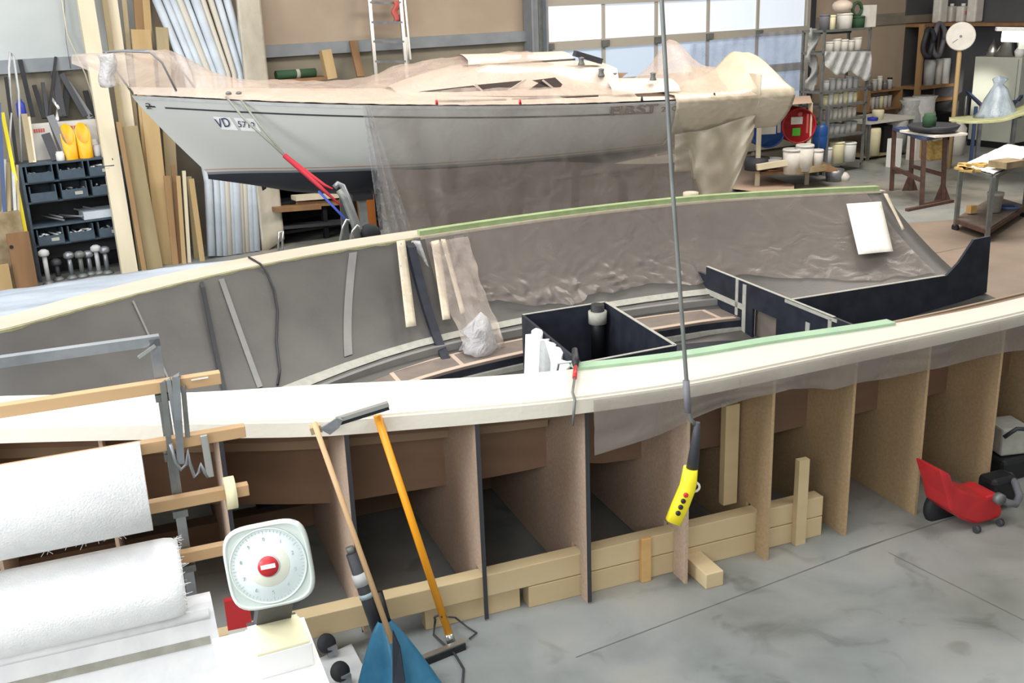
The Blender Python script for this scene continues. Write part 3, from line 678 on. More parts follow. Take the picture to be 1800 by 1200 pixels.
def htext(name, body, x0, y0, x1, y1, hpx, m, outline=0, sxs=1):
    p0 = tlat(x0,y0)[3]; p1 = tlat(x1,y1)[3]; xd = (p1-p0); up = tlat(x0,y0-hpx)[3]-p0
    nrm = xd.cross(up).normalized(); 
    if nrm.y > 0: nrm = -nrm
    cu_w = xd.length; o = text(name, body, 1, p0+nrm*.03, xd, up, m, boat, outline=0)
    return o
def htext2(name, body, x0, y0, x1, y1, hpx, m, outline=0):
    p0 = tlat(x0,y0)[3]; p1 = tlat(x1,y1)[3]; xd = (p1-p0); up = tlat(x0,y0-hpx)[3]-p0
    nrm = xd.cross(up).normalized(); size = up.length/.7
    cu = bpy.data.curves.new('m','FONT'); cu.body = body; cu.size = size; tm = bpy.data.objects.new('m',cu); COL.objects.link(tm); bpy.context.view_layer.update(); wd = tm.dimensions.x; bpy.data.objects.remove(tm)
    if nrm.y > 0: nrm = -nrm
    return text(name, body, size, p0+nrm*.02, xd, up, m, boat, outline=outline, sx=xd.length/max(wd,.01))
def number_plate(x0,y0,x1,y1,hpx):
    pass
ta = [tlat(x,215)[1] for x in (380,411,416,450)]
stripe('number_backing', ta[0], ta[1], .18, .32, 'white', 4); stripe('number_backing', ta[2], ta[3], .18, .32, 'white', 4)
htext2('registration_letters','VD',384,221,408,222,12,'navy'); htext2('registration_digits','5712',419,223,448,225,12,'navy')
htext2('hull_lettering','FIRST',1068,201,1150,197,11,'brownink',.006); htext2('hull_lettering','210',1160,194,1187,192,8,'brownink')
htext2('bow_emblem','2',257,190,268,190,9,'inkd')
# coachroof and cockpit
def roof(name, s0, s1, h, wb, wt, m, n=10, hf_=None):
    mb = MB()
    def f(a,b):
        t = s0+(s1-s0)*a; c = 2*b-1; hh = h(a); ww = wt(a)+(wb(a)-wt(a))*(abs(c)>.75)
        if abs(c) > .75: z = deckz(t,.5)+0; 
        else: z = deckz(t,.5)+hh+.05*(1-(c/.75)**2)
        nn = math.copysign(1,c)*wb(a) if abs(c)>.75 else c/.75*wt(a)
        return bp(t*BL, nn, z)
    mb.sheet(f, 24, 8); return obj(name, mb, m, boat)
roof('coachroof', .40, .76, lambda a: .30*min(1,a*2.4)**.8*(1-.1*a)+.0, lambda a: .50+.28*min(1,a*2), lambda a: .42+.24*min(1,a*2), 'deck')
roof('sliding_hatch', .52, .70, lambda a: .36+.03*a, lambda a: .42, lambda a: .36, 'deck')
obj('hatch_edge', MB().bar(bp(.51*BL,.40,2.42),bp(.70*BL,.42,2.43),.02,.02), 'brownink', boat)
def cw(t0,t1,z0,z1,n0,n1):
    mb = MB().prism([bp(t0*BL,n0+.02,z0+.015),bp(t1*BL,n1+.02,z0),bp(t1*BL,n1-.05,z1),bp(t0*BL+.3,n0-.03,z0+.06)], BN*.012); obj('cabin_window', mb, 'glassd', boat)
def cwin(P, n): obj('cabin_window', MB().prism([PBt(x,y,n) for x,y in P], BN*.012), 'glassd', boat)
cwin([(838,149),(920,141),(895,159),(850,160)],.93); cwin([(928,158),(952,142),(972,156)],.95); cwin([(935,141),(975,136),(988,148),(985,153),(965,154)],.95); cwin([(735,161),(832,150),(846,160),(800,162)],.9)
for P_ in (((850,162),(835,148)),((893,160),(924,140)),((976,158),(954,141))): obj('window_divider', MB().bar(PBt(*P_[0],.97),PBt(*P_[1],.97),.02,.02), 'deck', boat)
obj('hand_rail', MB().tube([bp(.44*BL,1.02,2.12),bp(.55*BL,1.1,2.10)],.012,6), 'brownink', boat); obj('hand_rail', MB().tube([bp(.56*BL,1.08,2.10),bp(.70*BL,1.12,2.08)],.012,6), 'brownink', boat)
def coam(side):
    mb = MB(); mb.sheet(lambda a,b: bp((.74+.12*a)*BL, side*((.62+.25*b)), deckz(.8,.6)+.02+.17*(1-b)**.5*(1-.3*a)), 12, 5); obj('cockpit_coaming', mb, 'deck', boat)
coam(1); coam(-1)
def winch(t,n,h): obj('winch', MB().lathe(bp(t*BL,n,deckz(t,.6)+h), [(.04,0),(.036,.015),(.026,.04),(.03,.065),(.034,.08),(0,.09)], 12), 'metal_d', boat)
winch(.815,.80,.15); winch(.70,.62,.32); winch(.755,.66,.15); winch(.73,.7,.2); winch(.79,-.6,.22)
obj('main_traveller', MB().bar(bp(.695*BL,.5,2.5),bp(.74*BL,.52,2.40),.12,.06), 'char', boat)
for t_ in (.435,.565,.775,.915): obj('stanchion_base', MB().lathe(onhull(t_,-.02), [(.015,0),(.01,.05)], 8), 'red' if t_<.6 else 'char', boat)
# pulpit tubes
pz = 2.74
def pul(P): obj('pulpit', MB().tube(P,.011,8), 'grey', boat)
bow = bp(0,0,2.3)
pul([PBt(310,160,.28), PBt(285,110,.3), PBt(264,92,.3), PBt(215,90,.12), PBt(182,92,0), PBt(215,89,-.12), PBt(264,88,-.3), PBt(300,98,-.3), PBt(345,158,-.35)])
pul([PBt(234,165,.03), PBt(205,125,.06), PBt(186,92,.03)])
# cradle legs and keel under the boat
obj('keel', MB().prism([bp(3.0,-.04,1.15),bp(4.3,-.04,1.15),bp(4.1,-.04,.15),bp(3.2,-.04,.15)], BN*.1), 'carbon_dark', boat)
for sx_ in (2.2,5.2):
    cr = thing('boat_cradle', 'steel cradle frame under the %s half of the white boat' % ('forward' if sx_<3 else 'after'), 'cradle', bp(sx_,0,0))
    obj('beam', MB().bar(bp(sx_,-1.1,.06),bp(sx_,1.1,.06),.12,.12), 'metal_d', cr)
    for n_2 in (-.75,.75):
        obj('leg', MB().bar(bp(sx_,n_2*1.2,.1),bp(sx_,n_2*1.0,1.12),.08,.08), 'metal_d', cr); obj('pad', MB().box(bp(sx_,n_2*.99,1.16),(.22,.22,.06),.28), 'black', cr)
# film over the deck
TOP = [(168,94),(240,91),(305,88),(325,96),(350,112),(385,132),(430,141),(480,141),(540,144),(600,140),(640,131),(665,118),(700,112),(740,104),(800,99),(860,93),(900,92),(925,100),(955,112),(980,118),(1010,128),(1040,134)]
def film_deck(a,b):
    t = -.075+.85*a; tt = max(0,min(1,t)); n = 1-2*b
    x = 168+872*a; 
    y = sm3(TOP, x); 
    rz = PBt(x, y, 0).z
    hb = sm3(BB,tt)+.02 if t > 0 else .05+.35*max(0,(t+.075))/.075*0+.22*(1-abs(t)/.12)
    e = sheer(tt)+.02 if t > .02 else sheer(0)+.02+(-t+.02)*3.6
    ridge = abs(n)**1.6; z = rz*(1-ridge)+e*ridge
    # pulpit box: keep wide on top
    if t < .09: z = rz-(rz-e)*abs(n)**5; hb = max(hb,.26)
    z += .02*wr(a*6,b*2)
    s = t*BL + (0 if t>0 else 0)
    return bp(s, n*hb*1.0, z)
single('deck_film', MB().sheet(film_deck, 110, 20), 'film_pink', 'clear pinkish film tented over the pulpit and foredeck of the white boat', 'plastic film')
single('bow_wrap', MB().sheet(lambda a,b: PBt(170+30*a+4*math.sin(b*6)+ (b*8), 93+58*b+3*math.sin(a*4)+ (4*abs(a-.5)), .1*math.sin(a*3)+.36), 8, 10, th=.01), 'film_white', 'crumpled white plastic bundle wrapped round the bow pulpit of the boat', 'plastic film')
# peak of film over the cockpit
def peak(a,b):
    t = .70+.24*a; n = 1-2*b; x = lerp([(0,960),(1,1240)],a)
    y = sm3([(960,112),(1000,140),(1060,146),(1100,142),(1140,120),(1168,75),(1185,70),(1205,88),(1230,112),(1262,118)], 960+300*a)
    p = PBt(960+300*a, y, 0); e = sheer(t)+.02; r = abs(n)**(.8); tq = (p-BO).dot(BX)
    return BO + BX*tq + BN*(n*1.0) + Z*(p.z*(1-r)+e*r+.02*wr(a*5,b*3))
single('cockpit_film', MB().sheet(peak, 50, 16), 'film_pink', 'clear film pulled up to a peak over the cockpit of the white boat', 'plastic film')
# cream cover round the stern
def cov(a,b):      # a along, b from centreline over the sheer and down the side
    x = 1120+212*a
    y = sm3([(1120,150),(1175,146),(1215,140),(1255,120),(1285,92),(1305,92),(1325,98),(1332,130),(1340,150)], x)
    p = PBt(x,y,.0); tq = (p-BO).dot(BX)/BL; tc = min(1,tq)
    if b < .45: k = b/.45; z = p.z*(1-k**1.5)+(sheer(tc)+.06)*k**1.5; nn = (sm3(BB,tc)+.05)*k; s = tq*BL
    else:
        k = (b-.45)/.55; q = bh_(tc, k*.68, 1, .05+.015*wr(a*4,k*3)); s = (q-BO).dot(BX)+(tq-tc)*BL; nn = (q-BO).dot(BN); z = q.z
    return bp(s+.0, nn+.012*wr(a*5,b*4), z+.012*wr(a*3+9,b*5))
single('stern_cover', MB().sheet(cov, 40, 40, th=.006), 'cover', 'cream plastic sheet wrapped over the stern of the white boat', 'plastic sheet')
def covt(a,b):
    z = 1.0+ (2.5-1.0)*(1-b) if False else 0
    n = 1-2*a; p = bh_(1, b*.7, 1, .05); q = bh_(1, b*.7, -1, .05); r_ = p.lerp(q,a) + BX*(.05+.05*math.sin(a*PI)*1); 
    if b < .02: r_.z += .25
    return r_
single('transom_cover', MB().sheet(covt, 12, 14, th=.006), 'cover', 'cream plastic sheet taped flat across the transom of the white boat', 'plastic sheet')
# tail of cover hanging towards the floor
hp = [(1185,200),(1185,302),(1215,302),(1218,345),(1275,345),(1302,290),(1322,240),(1335,225)]
def tail(a,b):
    yt = lerp([(0,236),(.4,228),(1,200)],a); yb = lerp([(0,302),(.24,302),(.25,352),(.7,352),(.85,300),(1,238)],a); x0 = 1186+a*142
    x1 = lerp([(0,1186),(.25,1218),(.7,1278),(.85,1302),(1,1325)],a); x = x0*(1-b)+x1*b
    n = .98-.14*a + .07*nz(a*5,b*4) + .05*math.sin((a-.35)*14)*b
    return PBt(x, yt*(1-b)+yb*b, n)
single('cover_tail', MB().sheet(tail, 40, 24, th=.005), 'cover', 'knotted cream sheet tail hanging from the stern towards the floor', 'plastic sheet')
# big translucent film hanging from the near side of the boat
def drape(a,b):
    xt = 642+ (1188-642)*a; xb = 695+(1240-695)*a; yt = 186-4*a; yb = 440-55*a; x = xt*(1-b)+xb*b; y = yt*(1-b)+yb*b
    if a < .02: x += 0
    return PBt(x, y, 1.29 + .04*math.sin(a*60+3*b)*b*(1 if a<.2 else .3) + .05*nz(a*8,b*3))
single('hull_drape', MB().sheet(drape, 110, 24), 'film_grey', 'large translucent grey film hanging from the side of the white boat to the floor', 'plastic film')
def drape_edge(a,b):
    x = (636+14*a)*(1-b)+(672+62*a)*b; y = 184*(1-b)+436*b
    return PBt(x, y, 1.40+.035*math.sin(a*22+b*2)+.03*nz(a*5,b*6))
single('drape_fold', MB().sheet(drape_edge, 40, 24), 'film_pleat', 'bunched vertical pleats at the bow side edge of the grey hull film', 'plastic film')
def drape2(a,b):
    xt = 662+ (1215-662)*a; xb = 700+(1240-700)*a; yt = 296-14*a+4*math.sin(a*9); yb = 440-55*a
    return PBt(xt*(1-b)+xb*b, yt*(1-b)+yb*b, .98 + .05*nz(a*8,b*3,4)-.1*(1-b))
single('lower_drape', MB().sheet(drape2, 80, 14), 'film_thick', 'brownish crumpled film layer closing the space below the hull of the white boat', 'plastic film')
# straps
t = thing('lashing_strap', 'grey, red and blue lashing line from the boat bow down to the floor frame', 'strap', PBt(600,385,1.6))
def bpn(x,y,n): return PBt(x,y,n)
obj('grey_webbing', MB().tube([bpn(397,170,.55),bpn(430,210,.80),bpn(503,276,1.15)],.012,6), 'strap_g', t)
obj('grey_webbing', MB().tube([bpn(424,176,.60),bpn(450,212,.82),bpn(503,276,1.15)],.012,6), 'strap_g', t)
obj('red_webbing', MB().tube([bpn(500,273,1.15),bpn(560,326,1.4),bpn(600,362,1.6)],.02,6,taper=[.026,.022,.008]), 'strap_r', t)
obj('red_webbing', MB().tube([bpn(503,276,1.15),bpn(570,325,1.4),bpn(585,332,1.5)],.02,6,taper=[.026,.016,.008]), 'strap_r', t)
obj('blue_webbing', MB().tube([bpn(560,336,1.4),bpn(607,385,1.6)],.012,6), 'strap_b', t)
for x in (402,420): obj('fairlead', MB().lathe(bpn(x,166,.5), [(.03,0),(.03,.02),(.015,.03)], 10), 'metal_d', boat)
# ================= along the back wall, left =================
def lean(name, label, cat, xt, yt, xb, yb, wpx, vb, vt, m, th=.025, grp=None, bev=0):
    p0 = PB(xb,yb,vb); p1 = PB(xt,yt,vt)
    if p0.z < 0: k = p0.z/(p0.z-p1.z); p0 = p0.lerp(p1,k)
    wd = wpx*(p0-CAM).dot(_F)/FPX
    return single(name, MB().bar(p0,p1,wd,th,up=WN), m, label, cat, grp, bevel=bev)
BD = [(138,-70,228,480,27,1.05,.25,'w1','tall thick pale beam leaning on the wall beside the slate bin shelf',.09),
 (174,-70,249,478,9,.95,.2,'w3','narrow weathered plank leaning directly right of the thick pale beam',.03),
 (188,-60,262,476,18,.8,.15,'w1','pale plank with its upper end right of the thick beam, behind the pulpit',.03),
 (212,-60,262,470,8,.6,.12,'w6','narrow grey plank between the pale plank and the dark gap',.03),
 (238,-60,280,470,16,.45,.1,'w5','brown plank rising out of frame beside the yellowish one',.03),
 (252,-60,290,470,12,.55,.1,'w4','yellowish plank rising out of frame left of the grey tubes',.03),
 (247,52,286,470,32,.62,.3,'w4','short wide honey board whose top ends above the boat pulpit',.03),
 (284,48,312,470,20,.5,.3,'w2','tan board end next to the grey tubes above the pulpit',.03),
 (208,214,254,478,8,1.1,.8,'w5','thin brown lath just right of the thick beam, below the bow',.02),
 (227,222,273,476,27,1.0,.75,'w3','wide weathered plank with greyed face standing below the bow',.03),
 (262,190,293,472,27,.85,.65,'w4','wide honey coloured board below the stem of the white boat',.03),
 (293,309,309,470,11,.95,.85,'w5','short brown lath right of the wide honey board',.02),
 (304,290,318,468,7,.9,.8,'w7','dark narrow lath under the stem of the boat',.02),
 (313,309,324,468,7,.98,.9,'w4','short honey lath under the stem, middle of the thin ones',.02),
 (323,300,333,466,6,.95,.88,'w1','thin pale lath under the forefoot of the boat',.02),
 (332,310,346,463,8,.8,.7,'w3','greyish lath behind the last pale strip',.02),
 (336,314,356,461,9,.98,.9,'w4','rightmost light strip of the leaning boards, next to the grey tubes',.02)]
for xt,yt,xb,yb,wp,vb,vt,mm,lb,th in BD: lean('leaning_board', lb, 'board', xt,yt,xb,yb,wp,vb,vt,mm,th,'boards leaning on the back wall')
TB = [(275,372,7),(291,386,6),(303,396,6),(315,404,6),(327,412,5),(343,420,8),(356,428,5),(370,436,5),(383,444,6),(399,452,7)]
for i,(xt,xb,rp) in enumerate(TB):
    P = [PB(xt-12,-60,.15),PB(xt,0,.2),PB(xt+.42*(xb-xt)+14,130,.35),PB(xb-6,320,.7),PB(xb,450,.9)]
    P[-1].z = max(.0,min(P[-1].z,.3)); r_ = rp*14.3/FPX
    single('foam_tube', MB().tube(P, r_, 10), 'tube' if i not in (3,6,7) else 'tube_w', 'long grey foam tube leaning behind the boat bow, %s' % ['outermost left','second from left','third from left','fourth from left','fifth from left','sixth, thickest','seventh from left','eighth from left','ninth from left','outermost right'][i], 'tube', 'grey foam tubes')
def quadsheet(name, label, cat, pts, m, th=.04, grp=None, nu=8, nv=20, wob=.01):
    a,b,c,d = pts
    return single(name, MB().sheet(lambda x,y: (a.lerp(b,x)).lerp(d.lerp(c,x),y)+WN*wob*wr(x*3,y*6), nu, nv, th=th), m, label, cat, grp)
M['wrap'] = mat('wrapped_panel', H_('a39a8a'), .35, c2=H_('bcb4a2'), sc=4, stretch=(1,1,4), bump=.5, bsc=8)
quadsheet('wrapped_board','tan plastic wrapped panel leaning right of the grey tubes','panel',[PB(410,-60,.25),PB(452,-60,.25),PB(500,420,.95),PB(462,446,.95)],'wrap',.05)
# bin shelf
vS = .78; us0 = bc(PB(38,290,vS))[0]; us1 = us0+1.12; zt_ = bc(PB(40,291,vS))[2]
sh = thing('bin_shelf', 'slate blue metal shelf unit full of storage bins, left of the thick pale beam', 'shelf', B((us0+us1)/2, vS-.2, 0))
def wbx(name, u0,u1,v0,v1,z0,z1,m,par): return obj(name, wallbox(u0,u1,v0,v1,z0,z1), m, par)
def wsg(name, u0,u1,v0,v1,z0,z1,m,lab,cat,grp=None): return single(name, wallbox(u0,u1,v0,v1,z0,z1), m, lab, cat, grp)
wbx('side_panel',us0-.03,us0,vS-.45,vS,0,zt_,'navybin',sh); wbx('side_panel',us1,us1+.03,vS-.45,vS,0,zt_,'navybin',sh); wbx('back_panel',us0,us1,vS-.47,vS-.45,0,zt_,'black',sh)
zsh = [bc(PB(x,y,vS))[2] for x,y in ((100,316),(108,350),(118,392),(125,424))]
for z in [zt_]+zsh[:3]+[zsh[3]]: wbx('shelf_board',us0,us1,vS-.45,vS,z-.02,z,'navybin',sh)
wbx('plinth_panel',us0,us1,vS-.4,vS-.38,0.2,zsh[3]-.02,'char',sh)
def bin_at(u, z, h, lab, has):
    t = thing('storage_bin', lab, 'bin', B(u+.15,vS-.2,z), 'slate storage bins'); w_=.30
    mb = MB(); 
    for q in (wallbox(u,u+.012,vS-.4,vS+.02,z,z+h*.95), wallbox(u+w_-.012,u+w_,vS-.4,vS+.02,z,z+h*.95), wallbox(u,u+w_,vS-.41,vS-.4,z,z+h*.95), wallbox(u,u+w_,vS-.4,vS+.02,z,z+.012), wallbox(u,u+w_,vS+.02,vS+.035,z,z+h*.55)): addq(mb,q)
    obj('bin_body', mb, 'navybin', t)
    if has & 1: wbx('label_plate',u+.15,u+.24,vS+.036,vS+.04,z+h*.2,z+h*.4,'peel',t)
    if has & 2:
        mb = MB()
        for k in range(7): 
            a = random.random()*.24+.03; mb.tube([B(u+a,vS-.3*random.random()-.02,z+.06+.05*random.random()),B(u+max(.03,min(.27,a+random.uniform(-.12,.12))),vS-.02,z+.08+.05*random.random())],.012,5)
        o = obj('contents', mb, 'lgrey' if has & 4 else 'metal_d', t)
rows = [(zsh[0],.20,'top'),(zsh[1],.20,'second'),(zsh[3],.20,'lowest')]
for r_i,(z,h,nmr) in enumerate(rows):
    for c_i,cn in enumerate(('left','middle','right')):
        bin_at(us0+.03+.355*c_i, z, h, 'slate storage bin, %s one in the %s row of the bin shelf' % (cn,nmr), [[2,2,7],[0,3,2],[7,6,3]][r_i][c_i])
mb = MB()
for k in range(12): 
    u = us0+.08+random.random()*.65; mb.tube([B(u,vS-.3,zsh[2]+.03+.012*k%.1),B(u+random.uniform(.1,.35),vS-.03,zsh[2]+.03+.06*random.random())],.012,6)
single('profile_heap', mb, 'grey', 'loose heap of thin grey profiles on the open middle shelf', 'profiles', kind='stuff')
single('folded_sheet', wallbox(us0+.6,us0+1.1,vS-.35,vS-.02,zsh[2]+.005,zsh[2]+.10), 'tube', 'folded pale blue sheets on the right of the open middle shelf', 'sheets')
# jacks on the floor of the shelf
def jack(u,v,h,lab,m2):
    t = thing('machine_jack', lab, 'jack', B(u,v,0), 'jacks on the floor of the bin shelf')
    obj('base', MB().lathe(B(u,v,0),[(.07,0),(.07,.02),(.03,.05)],12), 'metal_d', t); obj('screw', MB().lathe(B(u,v,.03),[(.028,0),(.028,h-.06)],10), m2, t)
    obj('head', MB().lathe(B(u,v,h-.06),[(.05,0),(.065,.02),(.06,.06),(.03,.08)],12), m2, t)
for i,(x,h,dv,m2) in enumerate(((83,.36,.25,'lgrey'),(102,.2,.12,'char'),(126,.27,.15,'metal'),(145,.26,.15,'metal_d'),(160,.24,.1,'metal'),(175,.30,.12,'lgrey'),(190,.28,.18,'metal'))):
    u = bc(PB(x,480,vS+dv-.1))[0]; jack(u, vS+dv-.1, h+.05, 'small screw jack on the floor under the bins, %s' % ['tall white topped leftmost one','short dark one beside the white one','third from the left with round head','fourth from left','fifth from left, slim','sixth from left','rightmost one beside the beam'][i], m2)
# things on the bin shelf
zt2 = zt_
def onsh(x, v=.5): return bc(PB(x,270,v))[0]
for x,lab in ((124,'amber plastic tube cut slantwise on the bin shelf, left one of two'),(151,'amber plastic tube cut slantwise on the bin shelf, right one of two')):
    u = onsh(x,.62); r_=.085; mb = MB(); n=20
    for rr in (r_, r_-.012):
        for j in range(n):
            a = 2*PI*j/n; mb.v.append(B(u+rr*math.cos(a), .62+rr*math.sin(a), zt2))
        for j in range(n):
            a = 2*PI*j/n; mb.v.append(B(u+rr*math.cos(a), .62+rr*math.sin(a), zt2+.30-.12*math.sin(a)))
    for j in range(n):
        k=(j+1)%n; mb.f += [(j,k,n+k,n+j),(2*n+k,2*n+j,3*n+j,3*n+k),(n+j,n+k,3*n+k,3*n+j)]; mb.sm += [True,True,False]
    single('cut_tube', mb, 'yel2', lab, 'tube', 'amber cut tubes')
u0 = onsh(60,.42); u1 = onsh(177,.42); bxz = bc(PB(115,214,.42))[2]
t = thing('cardboard_box','long white cardboard box with red print behind the amber tubes','box',B((u0+u1)/2,.36,zt2))
wbx('carton',u0,u1,.30,.42,zt2,bxz,'offw',t)
for a,b in ((.05,.22),(.52,.86)):
    for k in range(5):
        uu0 = u0+(u1-u0)*(a+(b-a)*k/5); wbx('red_print',uu0,uu0+(u1-u0)*(b-a)*.15,.421,.424,bxz-.10,bxz-.055,'redp',t)
DK = [(98,100,86,205,4,'black','tall thin black bar standing among the dark profiles'),(95,125,110,205,12,'char','dark profile right of the tall thin black bar'),(108,130,150,205,9,'char','long dark profile slanting down to the right above the white box'),(118,145,160,208,10,'grey','greyish slanting profile above the white box'),(60,150,78,208,7,'black_r','short dark hose end left of the black bar'),(75,145,84,208,6,'char','dark stub between blue canister and black bar'),(35,105,58,205,7,'black_r','long dark hose leaning left of the blue canister'),(150,160,163,205,9,'black','dark profile closest to the thick pale beam'),(118,150,114,205,10,'black_r','thick black rubber profile in the middle of the dark bundle'),(10,135,30,285,5,'black','black rod leaning at the far left beside the grey loop'),(42,200,56,285,9,'w6','weathered lath left of the bin shelf top'),(50,205,61,285,5,'w1','thin pale stick with white tip on the left of the shelf top'),(80,235,98,275,14,'char','dark cylinder bundle in front of the white box'),(92,215,112,262,11,'char','dark upright roll beside the slanting grey bar'),(88,203,118,258,12,'grey','short grey bar slanting in front of the white box'),(90,172,103,190,4,'white','small white tipped rod end above the white box'),(103,187,100,212,5,'white','short white rod end standing above the white box')]
for xt,yt,xb,yb,wp,mm,lb in DK:
    p0,p1 = PB(xb,yb,.50 if yb<250 else .66),PB(xt,yt,.3 if yb<250 else .55)
    if yb > 220: p0.z = zt2+.01
    single('dark_profile' if mm in ('black','char','black_r','grey') else 'stick', MB().bar(p0 if yb>220 else PB(xb,yb,.28)+Z*0,p1 if yb>220 else PB(xt,yt,.1),wp*13.3/FPX,.03,up=WN), mm, lb, 'profile' if mm in ('black','char','black_r','grey') else 'stick')
single('grey_loop', MB().tube([PB(14,300,.7),PB(20,200,.6),PB(16,120,.5),PB(18,92,.45),PB(24,100,.45),PB(33,160,.5),PB(38,285,.6)],.014,6), 'lgrey', 'tall thin loop of grey tube leaning left of the bin shelf', 'tube')
single('blue_canister', MB().lathe(B(onsh(52,.3),.25,bc(PB(54,206,.25))[2]),[(.05,0),(.055,.03),(.05,.17),(.025,.2),(.03,.22)],12), 'blue2', 'dark blue canister among the black profiles', 'canister')
for x,v_,m2,h,lb in ((105,.68,'offw',.11,'small white jar on the bin shelf left of the amber tubes'),(172,.6,'lgrey',.14,'small grey tin on the bin shelf right of the amber tubes'),(168,.5,'white',.2,'white capped pot behind the small grey tin')):
    single('jar', MB().lathe(B(onsh(x,v_),v_,zt2),[(.045,0),(.05,.01),(.05,h*.8),(.042,h*.82),(.042,h)],14), m2, lb, 'jar')
lean('yellow_rod','bright yellow rod leaning left of the bin shelf','rod',4,198,57,470,6,.95,.6,'yellow',.04)
for i,(a,b,c,d,wp,mm,lb) in enumerate(((-2,180,8,375,6,'bluesteel','blue grey rod at the left picture edge'),(8,280,6,378,5,'lgrey','light grey strip left of the yellow rod, leftmost'),(14,285,16,378,6,'w3','weathered lath behind the light grey strips'),(22,283,27,378,5,'lgrey','second light grey strip beside the yellow rod'),(30,290,33,378,4,'w6','greyish lath next to the bin shelf side'))):
    lean('thin_strip',lb,'strip',a,b,c,d,wp,.9,.7,mm,.02,'strips left of the bin shelf')
wsg('board_end',bc(PB(-30,390,1.0))[0],bc(PB(38,390,1.0))[0],.7,1.0,0,bc(PB(20,373,1.0))[2],'cardg','low stack of worn boards under the thin strips at the left edge','board')
wsg('brown_board',bc(PB(18,450,1.1))[0],bc(PB(58,450,1.1))[0],1.06,1.1,0,bc(PB(40,408,1.1))[2],'w7','brown board with a drilled hole standing left of the bin shelf','board')
single('drilled_hole', MB().lathe(PB(20,434,1.105),[(.022,-.01),(.022,.002)],12,WN), 'black', 'round dark hole plug in the brown board', 'hole')
wsg('orange_board',bc(PB(-30,480,1.2))[0],bc(PB(18,480,1.2))[0],1.14,1.18,0,bc(PB(8,465,1.18))[2],'w4','short orange board at the left edge in front of the brown one','board')
single('cord', MB().tube([PB(106,-20,.1),PB(118,60,.12),PB(150,130,.15),PB(166,180,.2)],.008,5), 'w1', 'thin pale cord slanting down the white wall', 'cord')
single('cord', MB().tube([PB(112,-20,.08),PB(116,70,.09),PB(124,120,.1)],.004,5), 'grey', 'thin grey wire on the white wall', 'cord')
# ladder
t = thing('ladder','aluminium ladder leaning on the wall behind the boat','ladder',PB(685,300,.8))
pL = (PB(642,-80,.12),PB(662,150,.5)); pR = (PB(697,-80,.12),PB(716,150,.5)); pR2 = (PB(703,-80,.10),PB(721,105,.4))
obj('stile', MB().bar(*pL,.05,.03,up=WN), 'alu', t); obj('stile', MB().bar(*pR,.05,.03,up=WN), 'alu', t); obj('stile', MB().bar(*pR2,.03,.03,up=WN), 'alu', t)
for y in (-30,4,39,73,108):
    k = (y+80)/230; obj('rung', MB().bar(pL[0].lerp(pL[1],k),pR[0].lerp(pR[1],k),.035,.035), 'metal', t)
obj('red_cloth', MB().sheet(lambda a,b: PB(690+12*a+3*math.sin(b*9),2+36*b,.3+.03*math.sin(a*5)), 4, 8, th=.01), 'redp', t)
single('white_pipe', MB().tube([PB(713,65,.35),PB(716,118,.35)],.035,10), 'offw', 'short white pipe end beside the ladder foot behind the deck', 'pipe')
# wall shelf with green roll
zp = bc(PB(520,139,.5))[2]
t = thing('wall_shelf','dark shelf board on the wall above the foredeck','shelf',B(bc(PB(510,139,.4))[0],.3,zp-.1))
wbx('shelf_board',bc(PB(442,139,.5))[0],bc(PB(585,139,.5))[0],.02,.5,zp-.04,zp,'w7',t)
ug0 = bc(PB(484,126,.35))[0]; ug1 = bc(PB(554,126,.35))[0]
t = thing('green_roll','dark green rolled mat with pale band on the wall shelf','roll',B((ug0+ug1)/2,.35,zp))
obj('mat', MB().tube([B(ug0,.35,zp+.06),B(ug1,.35,zp+.06)],.06,14), 'green', t); obj('band', MB().tube([B((ug0+ug1)/2,.35,zp+.06),B((ug0+ug1)/2+.05,.35,zp+.06)],.063,14), 'peel', t)
lean('wood_offcut','thick golden wood offcut standing on the wall shelf beside the green roll','board',571,88,582,139,18,.45,.4,'w4',.12)
lean('wood_offcut','dark slanted wood panel behind the golden offcut','board',620,72,634,135,14,.3,.1,'w7',.03)
# things seen under the boat
def pl2(label,x0,y0,x1,y1,h,v,m): single('stored_plank', MB().bar(PB(x0,y0,v),PB(x1,y1,v),.2,h), m, label, 'plank', 'planks stored under the boat')
pl2('pale plank lying on the dark rack under the boat keel',516,348,595,342,.06,.8,'w1'); pl2('brown plank just below the pale one on the dark rack',518,358,600,354,.07,.75,'w5'); pl2('dark plank with worn end on the dark rack under the boat',480,368,560,362,.06,.9,'w7'); pl2('grey plank low on the dark rack under the boat',480,400,620,388,.04,.8,'char')
t = thing('storage_rack','dark storage rack against the wall under the boat','rack',PB(560,420,.5))
ur0 = bc(PB(470,380,.8))[0]; ur1 = bc(PB(668,380,.8))[0]
for z in (.15,.55,.95,1.35): wbx('rack_shelf',ur0,ur1,.1,.8,z,z+.04,'black',t)
for u in (ur0,ur1,(ur0+ur1)/2): wbx('rack_post',u-.03,u+.03,.72,.8,0,1.5,'black',t)
wbx('rack_back',ur0,ur1,.08,.1,0,1.9,'black',t)
single('varnished_panel', MB().bar(PB(652,440,1.3),PB(638,318,1.2),.24,.05,up=WN), 'copper', 'brown varnished rudder board standing behind the film under the boat', 'board')
t = thing('hand_truck','grey tubular hand truck standing behind the mould under the boat','hand truck',PBt(612,470,1.9))
obj('tube_frame', MB().tube([PBt(588,330,1.7),PBt(594,323,1.7),PBt(602,327,1.7),PBt(612,350,1.75),PBt(632,405,1.8),PBt(640,430,1.8)],.03,8), 'metal', t)
